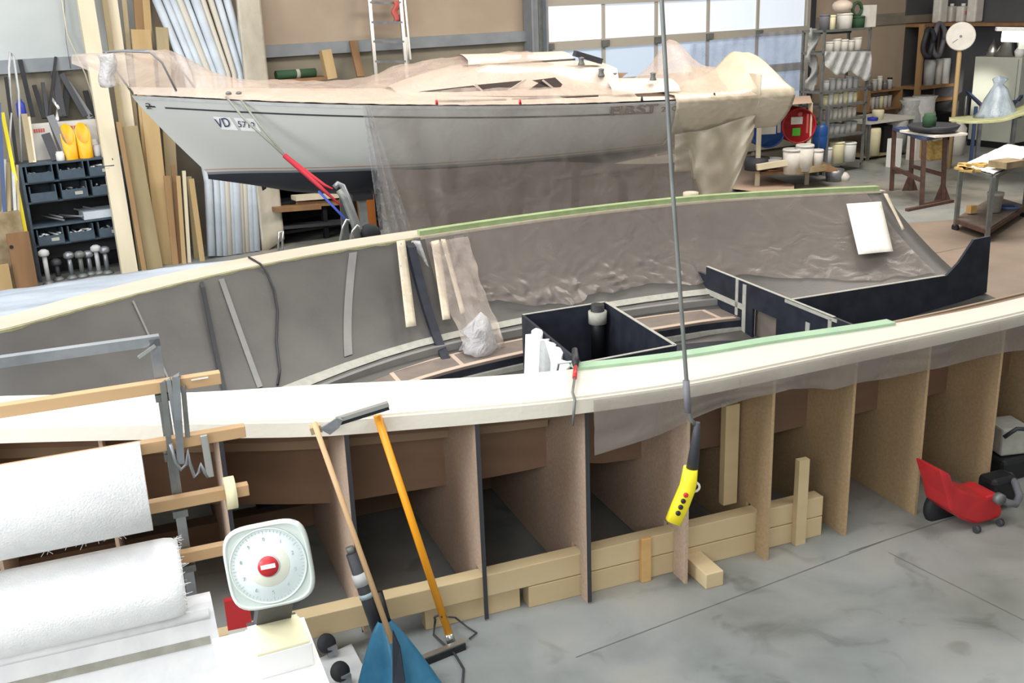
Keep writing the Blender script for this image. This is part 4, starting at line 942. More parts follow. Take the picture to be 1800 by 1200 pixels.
obj('tube_frame', MB().tube([PBt(596,334,1.75),PBt(606,350,1.78),PBt(622,392,1.82),PBt(630,420,1.85)],.035,8), 'metal_d', t)
obj('handle_loop', MB().tube([PBt(597,425,2.0),PBt(603,398,2.0),PBt(609,386,2.0),PBt(616,388,2.0)],.012,8), 'alu', t)
obj('handle_loop', MB().tube([PBt(616,422,2.0),PBt(620,405,2.0),PBt(628,396,2.0),PBt(636,402,2.0)],.012,8), 'alu', t)
obj('wheel', MB().lathe(PBt(650,412,1.8),[(.02,-.04),(.10,-.03),(.11,0),(.10,.03),(.02,.04)],20,BN), 'black_r', t)
single('folded_chair', MB().tube([PBt(489,440,1.6),PBt(491,408,1.6),PBt(497,406,1.6),PBt(496,440,1.6)],.012,6), 'alu', 'small metal loop standing at the edge of the wrapped panel', 'frame')

# ================= right side of the hall =================
vR = bc(PZ(1523,296,0))[1]; ua = bc(PB(1450,53,vR))[0]; ub = bc(PB(1533,47,vR))[0]
rk = thing('paint_rack','tall grey metal rack crowded with paint pots beside the glazed door','shelf',B((ua+ub)/2,vR-.25,0))
zz = [bc(PB(1500,y,vR))[2] for y in (50,89,156,181,207,234,284)]
for u in (ua,ub-.04):
    for v in (vR-.5,vR-.04): wbx('post',u,u+.04,v,v+.04,0,zz[0],'metal_d',rk)
for z in zz: wbx('shelf_board',ua,ub,vR-.5,vR,z-.035,z,'metal_d',rk)
wbx('post',ua+.12,ua+.18,vR+.0,vR+.05,0,zz[3],'hose',rk)
def pot(u,v,z,r,h,m,lab,grp,lid=None,cat='pot'):
    t = thing('paint_pot', lab, cat, B(u,v,z), grp); obj('pot_body', MB().lathe(B(u,v,z),[(r*.95,0),(r,h*.9),(r*.97,h)],12), m, t)
    obj('lid', MB().lathe(B(u,v,z+h),[(r*1.05,0),(r*1.05,.02),(r*.9,.03)],12), lid or m, t); return t
ordn = ['topmost','second','third','fourth','fifth','sixth','lowest']
cols = ['white','offw','lgrey','cream','offw','lgrey']
for k,(z,n) in enumerate(zip(zz,(0,5,6,7,7,6,3))):
    hh = (zz[k-1]-z)*.66 if k else .3
    for j in range(n):
        r_ = [.0,.085,.06,.055,.055,.075,.13][k]*(1+.1*((j*7)%3-1)); u = ua+.2+(ub-ua-.3)*(j+.5)/n
        pot(u, vR-.15, z, r_, min(hh,.16 if k<6 else .3)*(1+.12*((j*5)%3-1)), cols[(j*3+k)%6], 'pale paint pot in the row on the %s shelf of the grey paint rack' % ordn[k], 'pots on the %s shelf of the paint rack' % ordn[k], cat='pot')
TI = [(1449,'hose',.09,.22,'purple grey pot at the left end on top of the paint rack'),(1460,'cream',.08,.2,'yellowish pot on top of the paint rack, second from left'),(1484,'offw',.13,.22,'large cream bucket in the middle on top of the paint rack'),(1507,'green',.12,.16,'dark green basket on top of the paint rack')]
for x,m2,r_,h,lb in TI: pot(bc(PB(x,48,vR-.2))[0],vR-.2,zz[0],r_,h,m2,lb,None)
single('bowl', MB().lathe(B(bc(PB(1480,25,vR-.2))[0],vR-.2,zz[0]+.27),[(.1,0),(.16,.06),(.17,.12),(.14,.16),(.05,.2)],16), 'deck', 'upturned pale bowl on top of the large cream bucket', 'bowl')
single('canister', MB().box(B(bc(PB(1525,30,vR-.2))[0],vR-.2,zz[0]+.18),(.2,.2,.36),WA), 'offw', 'white square canister at the right end on top of the paint rack', 'canister')
single('coil', MB().tube([B(bc(PB(1506,28,vR-.2))[0]+.11*math.cos(a),vR-.2,zz[0]+.3+.11*math.sin(a)) for a in [k*PI/6 for k in range(13)]],.03,6), 'green', 'dark green coil on the basket on top of the paint rack', 'coil')
single('black_tray', MB().box(B(bc(PB(1470,62,vR-.2))[0],vR-.22,zz[1]+.32),(.45,.3,.06),WA), 'char', 'dark blue grey tray lying over pots on the second shelf', 'tray')
single('draped_cloth', MB().sheet(lambda a,b: PB(1450+82*a,90+ (44+8*math.sin(a*9))*b*(.55+.45*min(1,a*2.5)),vR+.04+.03*math.sin(a*30+b*6)), 40, 10, th=.01), 'plasticbag', 'grey translucent cloth hung over the third level of the paint rack', 'cloth')
single('hanging_bags', MB().sheet(lambda a,b: PB(1422+14*a+4*math.sin(b*12),50+110*b,vR-.3+.06*math.sin(b*17+a*5)), 6, 24, th=.04), 'plasticbag', 'bundle of plastic bags hanging between door guide and paint rack', 'bag')
# drums and the plywood table over them
vD = 2.2
def drum(x,y,rpx,Yd,m,lab,marks,vert=False):
    c = PY(x,y,Yd); r_ = rpx*(c-CAM).dot(_F)/FPX; ax = Vector((.10,-.99,0)).normalized(); L=.85
    t = thing('steel_drum', lab, 'drum', c-ax*0-Z*r_)
    obj('drum_body', MB().lathe(c-ax*L,[(r_,0),(r_,.28),(r_*1.03,.29),(r_,.31),(r_,.56),(r_*1.03,.57),(r_,.59),(r_,L),(r_*.97,L),(r_*.96,L-.02),(0,L-.02)],28,ax), m, t)
    obj('drum_rim', MB().lathe(c-ax*.01,[(r_*.99,0),(r_*1.03,.01),(r_*1.03,.02),(r_*.96,.02),(r_*.96,0)],28,ax), m, t)
    obj('bung', MB().lathe(c+Z*r_*.68+ax*.0,[(.04,-.02),(.04,.02),(.02,.03)],12,ax), 'black' if m=='blue' else 'redp', t)
    sx = Vector((-ax.y,ax.x,0)); 
    for (dx,dz,w_,h_,mm) in marks:
        q = c+sx*dx*r_+Z*dz*r_-ax*.012; obj('label_plate', MB().bar(q-sx*w_*r_/2,q+sx*w_*r_/2,.008,h_*r_), mm, t)
drum(1351,228,31,17.3,'blue','blue steel drum lying on its side, end facing the room, with white label',[(.0,.12,.9,.75,'offw'),(.62,.2,.2,.8,'lgrey')])
drum(1405,221,30,17.3,'red','red steel drum lying on its side with a green label, right of the blue one',[(-.15,.3,.7,.42,'offw'),(-.15,-.35,.48,.45,'label_g'),(.5,.1,.12,1.1,'redp')])
cq = PY(1441,262,18.2); single('blue_keg', MB().lathe(cq,[(.1,0),(.125,.03),(.13,.2),(.125,.22),(.13,.24),(.13,.38),(.09,.44),(0,.45)],18), 'blue', 'bright blue upright plastic keg between red drum and paint rack', 'keg')
t = thing('drum_rack','timber stand with plywood top over the two lying drums','table',PY(1380,330,17.0))
za = PY(1410,183,16.6).z
mb = MB().hexa([PZ(1335,188,za-.06),PZ(1428,181,za-.06),PZ(1424,168,za-.06),PZ(1335,172,za-.06),PZ(1335,188,za),PZ(1428,181,za),PZ(1424,168,za),PZ(1335,172,za)]); obj('plywood_top', mb, 'chip', t)
ptr = PZ(1426,181,za-.06); ptl = PZ(1337,187,za-.06)
for p in (ptr,ptl): obj('timber_leg', MB().box(Vector((p.x,p.y+.05,(za-.06)/2)),(.07,.05,za-.06)), 'w1', t)
for x0,x1,y in ((1330,1385,291),(1385,1452,300)): 
    obj('base_timber', MB().bar(PY(x0,y+3,16.9),PY(x1,y-6,16.9),.1,.09), 'w1' if x0<1380 else 'cardg', t)
obj('base_deck', MB().bar(PY(1325,296,17.5),PY(1455,290,17.5),1.1,.04), 'w7', t)
for x,y,rp,h,lb in ((1390,305,15,.40,'white bucket on the stand base, left one of two'),(1413,300,15,.42,'white bucket under the red drum, right one of two'),(1437,293,9,.28,'slim pale bucket beneath the blue keg')):
    c = PY(x,y,16.95); r_ = rp*17.5/FPX; t = thing('bucket',lb,'bucket',c); obj('bucket_body', MB().lathe(c,[(r_*.85,0),(r_,h),(r_*.94,h),(r_*.8,.02)],18), 'offw', t); obj('rim', MB().lathe(c+Z*(h-.04),[(r_*1.04,0),(r_*1.04,.03)],18), 'lgrey', t)
single('glass_bowl', MB().lathe(PY(1358,294,17.2),[(.1,0),(.13,.05),(.16,.14),(.15,.15),(.12,.06),(0,.02)],18), 'lgrey', 'shallow shiny bowl on a dark tin under the blue drum', 'bowl')
single('dark_tin', MB().lathe(PY(1330,298,17.2),[(.2,0),(.2,.2),(0,.2)],18), 'char', 'dark flat tin on the floor under the blue drum', 'tin')
single('brown_board', MB().add([PZ(1288,332,.05),PZ(1302,293,.05),PZ(1396,325,.05),PZ(1396,345,.05),PZ(1288,332,.02),PZ(1302,293,.02),PZ(1396,325,.02),PZ(1396,345,.02)],[(0,1,2,3),(7,6,5,4),(0,4,5,1),(1,5,6,2),(2,6,7,3),(3,7,4,0)]), 'chip', 'reddish brown board lying behind the aft flange beside the stern cover', 'board')
single('rag_bucket', MB().lathe(PZ(1466,318,0),[(.13,0),(.16,.2),(.15,.2),(.12,.02)],14), 'metal', 'grey translucent tub on the floor in front of the paint rack', 'tub')
single('rag', MB().lathe(PZ(1483,318,0),[(.08,0),(.1,.08),(.05,.14),(0,.15)],10), 'offw', 'crumpled pale rag on the floor beside the grey tub', 'rag')
# small wooden wall shelf
v1 = .35; u0 = bc(PB(1530,158,v1))[0]; u1 = bc(PB(1586,155,v1))[0]; zA = bc(PB(1560,158,v1))[2]; zB = bc(PB(1560,190,v1))[2]
t = thing('bottle_shelf','small brown wooden shelf with bottles above the white bench','shelf',B((u0+u1)/2,.15,zB-.1))
for z in (zA,zB): wbx('shelf_board',u0,u1,.04,v1,z-.03,z,'w7',t)
for u in (u0,u1): wbx('side_board',u-.02,u+.02,.04,v1,zB-.05,zA+.02,'w5',t)
for j in range(6): pot(u0+.12+(u1-u0-.2)*j/6,.22,zB,.045,.2,cols[j%6],'small pale bottle on the lower board of the brown wooden shelf','bottles on the lower board of the wooden shelf',cat='bottle')
for j in range(5): pot(u0+.12+(u1-u0-.2)*j/5,.22,zA,.05,.14+.05*(j%3),['metal','lgrey','offw','metal','lgrey'][j],'small jar on the upper board of the brown wooden shelf','jars on top of the wooden shelf','black' if j==4 else None,cat='jar')
# white workbench
v2 = 1.35; u0 = bc(PB(1529,216,v2))[0]; u1 = bc(PB(1609,203,v2))[0]; zT = bc(PB(1570,209,v2))[2]
t = thing('work_bench','white topped workbench against the wall right of the paint rack','bench',B((u0+u1)/2,v2-.35,0))
wbx('bench_top',u0,u1,.45,v2,zT-.05,zT,'offw',t)
for u in (u0+.05,u1-.05):
    for v in (.5,v2-.05): wbx('leg',u-.025,u+.025,v-.025,v+.025,0,zT-.05,'metal_d',t)
wbx('lower_shelf',u0,u1,.5,v2-.05,.05,.08,'cardg',t)
def wpot(x,y,v,r_,h,m,lb,cat,z=None):
    c = PB(x,y,v); 
    if z is not None: c = B(bc(c)[0],v,z)
    return single(cat.replace(' ','_'), MB().lathe(c,[(r_*.9,0),(r_,h*.85),(r_*.92,h),(0,h)],16), m, lb, cat)
wpot(1543,204,v2-.15,.11,.18,'cream','cream pot standing on the white workbench','pot',zT)
wpot(1534,210,v2-.1,.1,.06,'blue2','blue lid lying on the left corner of the white workbench','lid',zT)
wpot(1532,280,v2-.1,.14,.5,'cream','tall beige drum under the white workbench','drum',.08)
wpot(1573,275,v2-.2,.2,.62,'lgrey','large pale grey barrel under the white workbench','barrel',.08)
single('black_case', MB().box(B(bc(PB(1556,270,1.1))[0],1.0,.33),(.4,.4,.5),WA), 'black', 'black case under the white workbench between drum and barrel', 'case')
for x,y,m2,h,lb in ((1599,214,'plasticbag',.55,'grey plastic bag of rubbish standing by the workbench'),(1622,211,'film_white',.6,'white plastic bag bulging beside the grey rubbish bag')):
    c = PB(x,y,1.0); mb = MB().lathe(c-Z*.25,[(.16,0),(.24,.15),(.22,.4),(.16,h),(.22,h+.12),(.1,h+.1)],16)
    for v in mb.v: v += Vector((nz(v.x*6,v.y*6,v.z*6),nz(v.x*6+4,v.y*6,v.z*6),0))*.07
    single('plastic_bag', mb, m2, lb, 'bag')
single('bag_stand', MB().lathe(B(bc(PB(1610,240,1.0))[0],1.0,0),[(.3,0),(.3,1.0),(0,1.0)],16), 'lgrey', 'pale round bin carrying the rubbish bags', 'bin')
RW = B(uc,0,0)
def RB(x,y,d): return PN(x,y,RW-WD*d,WD)          # plane parallel to the right wall
# corner shelf with jugs
v3 = .5; u0 = bc(PB(1622,100,v3))[0]; u1 = uc-.05; zs = [bc(PB(1660,y,v3))[2] for y in (40,148,172)]
t = thing('corner_shelf','brown wooden corner shelf carrying white jugs at the back of the hall','shelf',B((u0+u1)/2,.25,0))
wbx('side_post',u0-.03,u0+.03,v3-.12,v3,0,zs[0],'w5',t)
for z in zs: wbx('shelf_board',u0,u1,.02,v3,z-.06,z,'w7',t)
wbx('back_board',u0,u1,.0,.03,0,zs[0]+.8,'wall_dark',t)
wbx('dark_cupboard',u0+.1,u1,.05,v3+.1,0,zs[2]-.3,'black',t)
def jug(P,w_,h,lab,mark=False):
    t = thing('white_jug', lab, 'jug', P, 'white jugs on the high corner shelf'); mb = MB(); mb.box(P+Z*h*.45,(w_,w_*.8,h*.9),WA); o = obj('jug_body', mb, 'offw', t, bevel=.03)
    obj('cap', MB().lathe(P+Z*h*.9,[(w_*.2,0),(w_*.2,.05)],12), 'white', t)
    if mark: obj('red_print', MB().box(P+Z*h*.55+Vector((.05,-w_*.43,0)),(w_*.6,.02,.05),WA), 'redp', t)
for x,y,w_,h,mk,lb in ((1651,38,.24,.55,0,'large white jug at the left end of the high corner shelf'),(1671,38,.2,.34,0,'small white jug, second on the high corner shelf'),(1691,40,.22,.34,1,'small white jug with red print, third on the high corner shelf'),(1712,40,.26,.6,0,'large white jug at the right end of the high corner shelf')):
    c = PB(x,y,v3-.1) if x<1680 else RB(x,y,.22 if x < 1700 else .2); c.z = zs[0]; jug(c,w_,h,lb,mk)
wsg('jug_plank',uc-.62,uc-.04,v3+.01,2.4,zs[0]-.06,zs[0]-.002,'w7','brown plank carrying the right hand jugs towards the side wall','plank')
for x,m2,r_,lb in ((1632,'lgrey',.12,'pale rolled sheet standing on the middle board of the corner shelf'),(1648,'offw',.08,'white bottle on the middle board of the corner shelf'),(1664,'white',.1,'white carton roll on the middle board of the corner shelf')):
    c = PB(x,148,v3-.15); c = B(min(bc(c)[0],uc-.16),v3-.15,zs[1]); single('roll', MB().lathe(c,[(r_*.9,0),(r_,.42),(r_*.92,.5),(0,.5)],16), m2, lb, 'roll')
for x,y,r_,lb in ((1632,75,.2,'round grey hose coil hanging left in the corner shelf'),(1650,70,.24,'large dark hose coil hanging in the corner shelf')):
    c = PB(x,y,v3+.05); single('hose_coil', MB().tube([c+WD*r_*.7*math.cos(a)+Z*r_*1.3*math.sin(a)+WN*.02*math.sin(3*a) for a in [k*PI/10 for k in range(21)]],.05,8), 'hose' if x>1640 else 'char', lb, 'hose')
# right wall cabinet
def rbox(P0,P1,dep,z0,z1):                          # P0,P1 floor points on the front face, dep towards the wall
    return MB().hexa([Vector((P0.x,P0.y,z0)),Vector((P1.x,P1.y,z0)),Vector((P1.x,P1.y,z0))+WD*dep,Vector((P0.x,P0.y,z0))+WD*dep,Vector((P0.x,P0.y,z1)),Vector((P1.x,P1.y,z1)),Vector((P1.x,P1.y,z1))+WD*dep,Vector((P0.x,P0.y,z1))+WD*dep])
f0 = RB(1700,250,.62); f1 = RB(1780,256,.62); zc = RB(1740,100,.62).z
t = thing('metal_cabinet','pale enamelled metal cabinet against the dark side wall','cabinet',f0.lerp(f1,.5)*1)
obj('cabinet_body', rbox(f0,f1,.5,.12,zc), 'cabinet', t, bevel=.01); obj('plinth', rbox(f0,f1,.45,0,.12), 'black', t)
obj('door_gap', rbox(f0.lerp(f1,.93),f0.lerp(f1,.94),-.004,.15,zc-.03), 'metal_d', t)
def top(x): return Vector((*(f0.lerp(f1,(x-1700)/80)).xy, zc))+WD*.25
single('funnel', MB().tube([top(1716)+Z*.0,top(1716)+Z*.1,top(1716)+Z*.32],.1,14,taper=[.12,.12,.02]), 'alu', 'small shiny metal funnel on the cabinet, left one', 'funnel')
single('funnel', MB().tube([top(1738),top(1742)+Z*.35,top(1746)+Z*.5],.1,16,taper=[.2,.07,.05]), 'alu', 'tall shiny metal funnel on top of the pale cabinet', 'funnel')
single('bulb_jar', MB().lathe(top(1762),[(.08,0),(.1,.1),(.05,.18),(.07,.28),(.0,.33)],12), 'white', 'small white rounded jar on the cabinet under the lamp', 'jar')
# dark glazed door in the side wall
g0 = RB(1788,250,.02); g1 = g0-WN*-1.1; 
struct('window_1', rbox(g0,g0+WN*1.2,-.02,.9,2.6), 'metal', None)
wn_ = struct('window_2', rbox(g0+WN*.08,g0+WN*1.12,-.03,1.0,2.5), 'carbon_dark', None)
# lamp with glowing tube
lp = PY(1762,62,15.5); l2 = lp+Vector((1.3,-.45,-.06))
t = thing('work_lamp','bright white strip lamp shining at the right edge above the cabinet','lamp',lp)
obj('housing', MB().bar(lp+Z*.09-Vector((.1,0,0)),l2+Z*.09,.2,.05), 'lgrey', t); obj('glow_tube', MB().tube([lp,l2],.09,14), 'tube_on', t); obj('reflector', MB().bar(lp-Z*.13+Vector((.25,0,0)),l2-Z*.16,.22,.12), 'cabinet', t)
sl = bpy.data.lights.new('cabinet_glare_spot','SPOT'); sl.energy = 2600; sl.spot_size = R(9); sl.spot_blend = 1; sl.shadow_soft_size = .1; sl.color = (1,.96,.85)  # narrow spot added by the strip lamp to imitate glare on the cabinet
so = bpy.data.objects.new('cabinet_glare_spot', sl); COL.objects.link(so); tq_ = RB(1722,158,.62); so.location = lp+Vector((.9,-.3,-.35)); so.rotation_euler = (tq_-so.location).to_track_quat('-Z','Y').to_euler()
obj('suspension', MB().tube([lp+Vector((.8,-.28,.1)),Vector((lp.x+.8,lp.y-.28,6.95))],.008,5), 'metal_d', t)
# dial on pole
pb_ = PZ(1668,296,0); pt_ = PY(1687,88,pb_.y+.1)
single('wood_pole', MB().tube([pb_,pt_],.038,10), 'w4', 'long round wooden pole standing in front of the corner shelf, below the white dial', 'pole')
cdl = PY(1689,64,pb_.y+.08); t = thing('dial_gauge','round white dial gauge face held at the top of the wooden pole','dial',cdl-Z*.2)
rr = 22*cdl.y*1.06/FPX; obj('dial_case', MB().lathe(cdl,[(rr,-.06),(rr*1.02,0),(rr*.98,.03),(rr*.93,.03)],32,Vector((-.35,-.9,.1))), 'offw', t)
obj('dial_face', MB().lathe(cdl,[(rr*.94,.0),(rr*.93,.02),(0,.021)],32,Vector((-.35,-.9,.1))), 'dial', t)
nd = Vector((-.35,-.9,.1)).normalized(); obj('needle', MB().bar(cdl+nd*.03+Vector((.03,0,.0)),cdl+nd*.03+Vector((-.12,.03,-.10)),.012,.006,up=nd), 'grey', t)
obj('hub', MB().lathe(cdl+nd*.02,[(.025,0),(.02,.02)],10,nd), 'grey', t)
# trestle tables
def leg(P,zt3,m,par,top=None,w_=.05): obj('leg', MB().bar(P,(top or P)+Z*(zt3-(top.z if top else 0)) if top is None else top,w_,w_,up=Vector((0,1,0))), m, par)
t = thing('steel_trestle','rusty steel trestle frame with dark bowl and white board on top','table',PZ(1612,350,0))
F = [PZ(1567,335,0),PZ(1620,362,0),PZ(1657,353,0),PZ(1600,335,0)]; T = [PY(1572,230,F[0].y),PY(1625,243,F[1].y),PY(1662,234,F[2].y),PY(1605,226,F[3].y)]
zz1 = sum(p.z for p in T)/4
for f_,t_ in zip(F,T): t_.z = zz1; obj('leg', MB().bar(f_,t_,.055,.055,up=Vector((0,1,0))), 'rust', t)
for a,b in ((0,1),(1,2),(2,3),(3,0)): obj('top_rail', MB().bar(T[a],T[b],.05,.05), 'bluesteel', t)
for a,b,k in ((0,1,.38),(3,2,.4),(0,3,.3),(1,2,.0)): obj('cross_rail', MB().bar(F[a].lerp(T[a],k),F[b].lerp(T[b],k),.05,.05), 'rust', t)
obj('foot_rail', MB().bar(PZ(1594,369,.02),PZ(1674,353,.02),.06,.04), 'rust', t)
for k in (2,3): obj('gusset', MB().prism([F[k]+Vector((-.12,0,0)),F[k]+Vector((.12,0,0)),F[k].lerp(T[k],.25)+Vector((.03,0,0)),F[k].lerp(T[k],.25)-Vector((.03,0,0))],Vector((0,.03,0))), 'rust', t)
bd = T[2].lerp(T[3],.3); single('white_board', MB().box(PZ(1640,233,zz1+.04)+Z*.0,(.55,.8,.03),.3), 'paper', 'white board laid across the rusty trestle frame', 'board')
single('dark_bowl', MB().lathe(PZ(1640,232,zz1+.056),[(.2,0),(.33,.03),(.37,.10),(.34,.11),(.2,.05),(0,.05)],20), 'char', 'wide dark bowl on the white board of the rusty trestle', 'bowl')
single('metal_pot', MB().lathe(PZ(1633,222,zz1+.17),[(.09,0),(.1,.12),(.08,.15),(.08,.18)],12), 'green', 'dark green pot standing in the wide dark bowl', 'pot')
bx_ = PY(1637,280,16.0); t = thing('fibre_bag','open bag full of golden fibre waste hanging below the trestle top','bag',bx_)
obj('bag_body', MB().box(bx_+Z*.17,(.28,.25,.34),.3), 'fluff', t, bevel=.03); mb = MB().lathe(bx_+Z*.3,[(.14,0),(.19,.06),(.1,.1),(0,.12)],12)
for v in mb.v: v += Vector((nz(v.x*15,v.y*15,v.z*15),0,nz(v.y*15,v.x*15,v.z*15)))*.08
obj('fibre', mb, 'cream', t)
wsg('wall_carton',bc(PB(1574,280,2.2))[0],bc(PB(1584,280,2.2))[0],2.0,2.2,0,.5,'white','narrow white carton on the floor behind the rusty trestle','carton')
wsg('wall_carton',bc(PB(1608,280,1.9))[0],bc(PB(1622,280,1.9))[0],1.7,1.9,0,.62,'offw','pale carton on the floor between the trestle legs','carton')
single('white_canister', MB().lathe(PZ(1682,272,0),[(.13,0),(.14,.5),(.06,.6),(.06,.65)],14), 'offw', 'tall white canister on the floor beside the wooden pole', 'canister')
# second table with green cloth
t = thing('trestle_table','steel table draped with a pale green cloth in front of the pale cabinet','table',PZ(1740,280,0))
F2 = [PZ(1692,250,0),PZ(1716,285,0),PZ(1777,275,0),PZ(1788,258,0)]; z2_ = 1.0
for f_ in F2: obj('leg', MB().bar(f_,Vector((f_.x,f_.y,z2_)),.06,.06,up=Vector((0,1,0))), 'metal', t)
obj('leg', MB().bar(PZ(1706,287,0),Vector((*PZ(1706,287,0).xy,z2_)),.05,.05,up=Vector((0,1,0))), 'bluesteel', t)
for a,b in ((0,1),(1,2),(2,3),(3,0)): obj('top_rail', MB().bar(Vector((*F2[a].xy,z2_)),Vector((*F2[b].xy,z2_)),.05,.05), 'bluesteel', t)
M['gcloth'] = mat('green_cloth', H_('a9ab7c'), .8, c2=H_('c4c69c'), sc=6, bump=.3)
def gc(a,b):
    x = 1668+150*a; yb = sm3([(1668,213),(1700,217),(1740,216),(1770,212),(1818,196)],x); ytp = sm3([(1668,209),(1700,206),(1740,203),(1770,199),(1818,178)],x)
    y = yb*(1-b)+ytp*b; Yd = 16.6+1.5*b-.5*a; return PY(x,y,Yd)
single('green_cloth', MB().sheet(gc, 30, 6, th=.03), 'gcloth', 'pale green sagging cloth sheet spread over the steel table', 'cloth')
cc_ = PY(1752,206,17.2); mb = MB().lathe(cc_,[(.36,0),(.3,.08),(.2,.28),(.12,.45),(.07,.52),(.12,.6),(.0,.66)],18)
for v in mb.v: v += Vector((nz(v.x*7,v.y*7,v.z*5),nz(v.x*7+4,v.y*7,v.z*5),0))*.06
M['bluewrap'] = mat('blue_grey_wrap', H_('8a98a6'), .3, c2=H_('b4bfc8'), sc=8, stretch=(1,1,4), bump=.4)
single('wrapped_statue', mb, 'bluewrap', 'blue grey plastic gathered into a tall cone on the green cloth', 'plastic film')
# trolley
t = thing('steel_trolley','steel trolley with a white sheet on top and pots on its lower deck','trolley',PZ(1740,380,0))
C4 = [PZ(1680,396,.08),PZ(1735,416,.08),PZ(1800,373,.08)]; C4.append(C4[0]+C4[2]-C4[1]); zt4 = .82
for p in C4:
    obj('leg', MB().bar(p,Vector((p.x,p.y,zt4)),.05,.05,up=Vector((0,1,0))), 'metal_d', t); obj('castor', MB().lathe(Vector((p.x-.02,p.y,.05)),[(.05,0),(.05,.04)],14,Vector((1,.3,0))), 'black_r', t)
for zq,mm,n3 in ((zt4,'metal_d','top_rail'),(.14,'rust','lower_rail')):
    for a,b in ((0,1),(1,2),(2,3),(3,0)): obj(n3, MB().bar(Vector((*C4[a].xy,zq)),Vector((*C4[b].xy,zq)),.05,.05), mm, t)
obj('lower_deck', MB().hexa([Vector((*p.xy,.15)) for p in C4]+[Vector((*p.xy,.18)) for p in C4]), 'seat', t)
obj('top_deck', MB().hexa([Vector((*p.xy,zt4)) for p in C4]+[Vector((*p.xy,zt4+.02)) for p in C4]), 'metal', t)
q0,q1,q2,q3 = [Vector((*p.xy,zt4+.025)) for p in C4]
single('white_sheet', MB().sheet(lambda a,b: (q0.lerp(q1,a)).lerp(q3.lerp(q2,a),b*1.25)+ (q2-q1)*.0+Z*(.01+.03*abs(wr(a*3,b*3)))+(q0-q1)*(.0), 16, 20, th=.01), 'white', 'white cloth sheet spread on top of the steel trolley', 'sheet')
single('cardboard_tray', MB().box(PZ(1770,287,zt4+.12),(.36,.26,.08),.5), 'cardg', 'brown tray of rags on the far end of the white sheet', 'tray')
mb = MB()
for k in range(9): c = PZ(1690+random.random()*40, 300-random.random()*12, zt4+.07); mb.box(c,(.16,.1,.03),random.random()*3)
single('rag_pile', mb, 'fluff', 'little pile of gold and brown scraps at the left end of the trolley top', 'rags', kind='stuff')
single('plastic_pot', MB().lathe(PZ(1747,372,.19),[(.08,0),(.10,.22),(.105,.22),(.105,.26),(.09,.26),(.07,.02)],16), 'peel', 'translucent pot on the lower deck of the trolley', 'pot')
single('blue_ring', MB().tube([PZ(1773,366,.2)+Vector((.12*math.cos(a),.12*math.sin(a),.02)) for a in [k*PI/8 for k in range(17)]],.02,8), 'bluesteel', 'blue ring lying on the lower deck beside the translucent pot', 'ring')
single('brush', MB().box(PZ(1707,374,.2)+Z*.05,(.1,.08,.1),.4), 'timber_o', 'small wooden brush block on the lower deck of the trolley', 'brush')
# plywood sheets on the floor
def psheet(label, pts, m='chip'):
    P = [PZ(x,y,.001) for x,y in pts]; single('plywood_sheet', MB().hexa([p for p in P]+[p+Z*.02 for p in P]), m, label, 'board')
M['floorply'] = mat('trodden_plywood', H_('7c6e62'), .6, c2=H_('8c7c6e'), sc=1.5)
psheet('large brown plywood sheet on the floor behind the open stern of the hull', [(1560,560),(1960,560),(1960,385),(1640,448)], 'floorply')
psheet('worn plywood sheet on the floor between trolley and hull corner', [(1640,449),(1960,384),(1900,372),(1590,395)], 'floorply')
# ================= foreground, left =================
rw = -.6
rack = thing('roll_rack','grey metal post rack with wooden rods holding the white glass mat rolls','rack',W(-2.07,rw,0))
def rbx_(name, s0,s1,w0,w1,z0,z1,m): return obj(name, slab(s0,s1,w0,w1,z0,z1), m, rack)
rbx_('post',-2.09,-2.05,rw+.02,rw+.06,0,1.86,'metal'); rbx_('post',-3.6,-3.56,rw+.02,rw+.06,0,1.86,'metal')
rbx_('top_bar',-3.6,-2.05,rw+.02,rw+.06,1.83,1.87,'metal'); rbx_('foot',-2.11,-2.03,rw-.35,rw+.3,0,.04,'metal_d')
obj('top_hook', MB().bar(W(-2.14,rw,1.80),W(-2.07,rw,1.84),.012,.012), 'alu', rack)
for z in (1.64,1.38,1.12,.86): rbx_('bracket',-2.10,-2.04,rw-.03,rw+.03,z-.03,z,'metal_d')
zr1 = PW(385,661,rw).z; 
def rod(s1,z,lab,dz=0): single('wooden_rod', MB().bar(W(-3.7,rw-.01,z-dz),W(s1,rw-.01,z),.045,.05), 'rod', lab, 'rod', 'wooden rods of the roll rack', bevel=.003)
rod(sw(PW(387,661,rw))[0], zr1, 'topmost wooden rod of the roll rack, passing over the pale flange')
rod(sw(PW(430,754,rw))[0], PW(430,754,rw).z, 'second wooden rod, the one with the shiny scissor link hanging on it')
rod(sw(PW(436,856,rw))[0], PW(436,856,rw).z, 'third wooden rod, the one carrying a roll of masking tape at its end')
rod(sw(PW(470,942,rw))[0], PW(398,960,rw).z-.0, 'fourth wooden rod, passing behind the dial of the scale')
single('pencil_mark', MB().bar(PW(336,668,rw-.036),PW(366,663,rw-.036),.002,.006), 'white', 'short row of white chalk letters on the topmost wooden rod', 'mark')
tr_c = PW(404,864,rw); sA = sw(tr_c)[0]
mb = MB().lathe(W(sA-.022,rw-.01,tr_c.z), [(.04,0),(.07,0),(.07,.045),(.04,.045),(.04,0)], 24, A); single('tape_roll', mb, 'cream', 'cream masking tape roll hanging on the third wooden rod', 'tape roll')
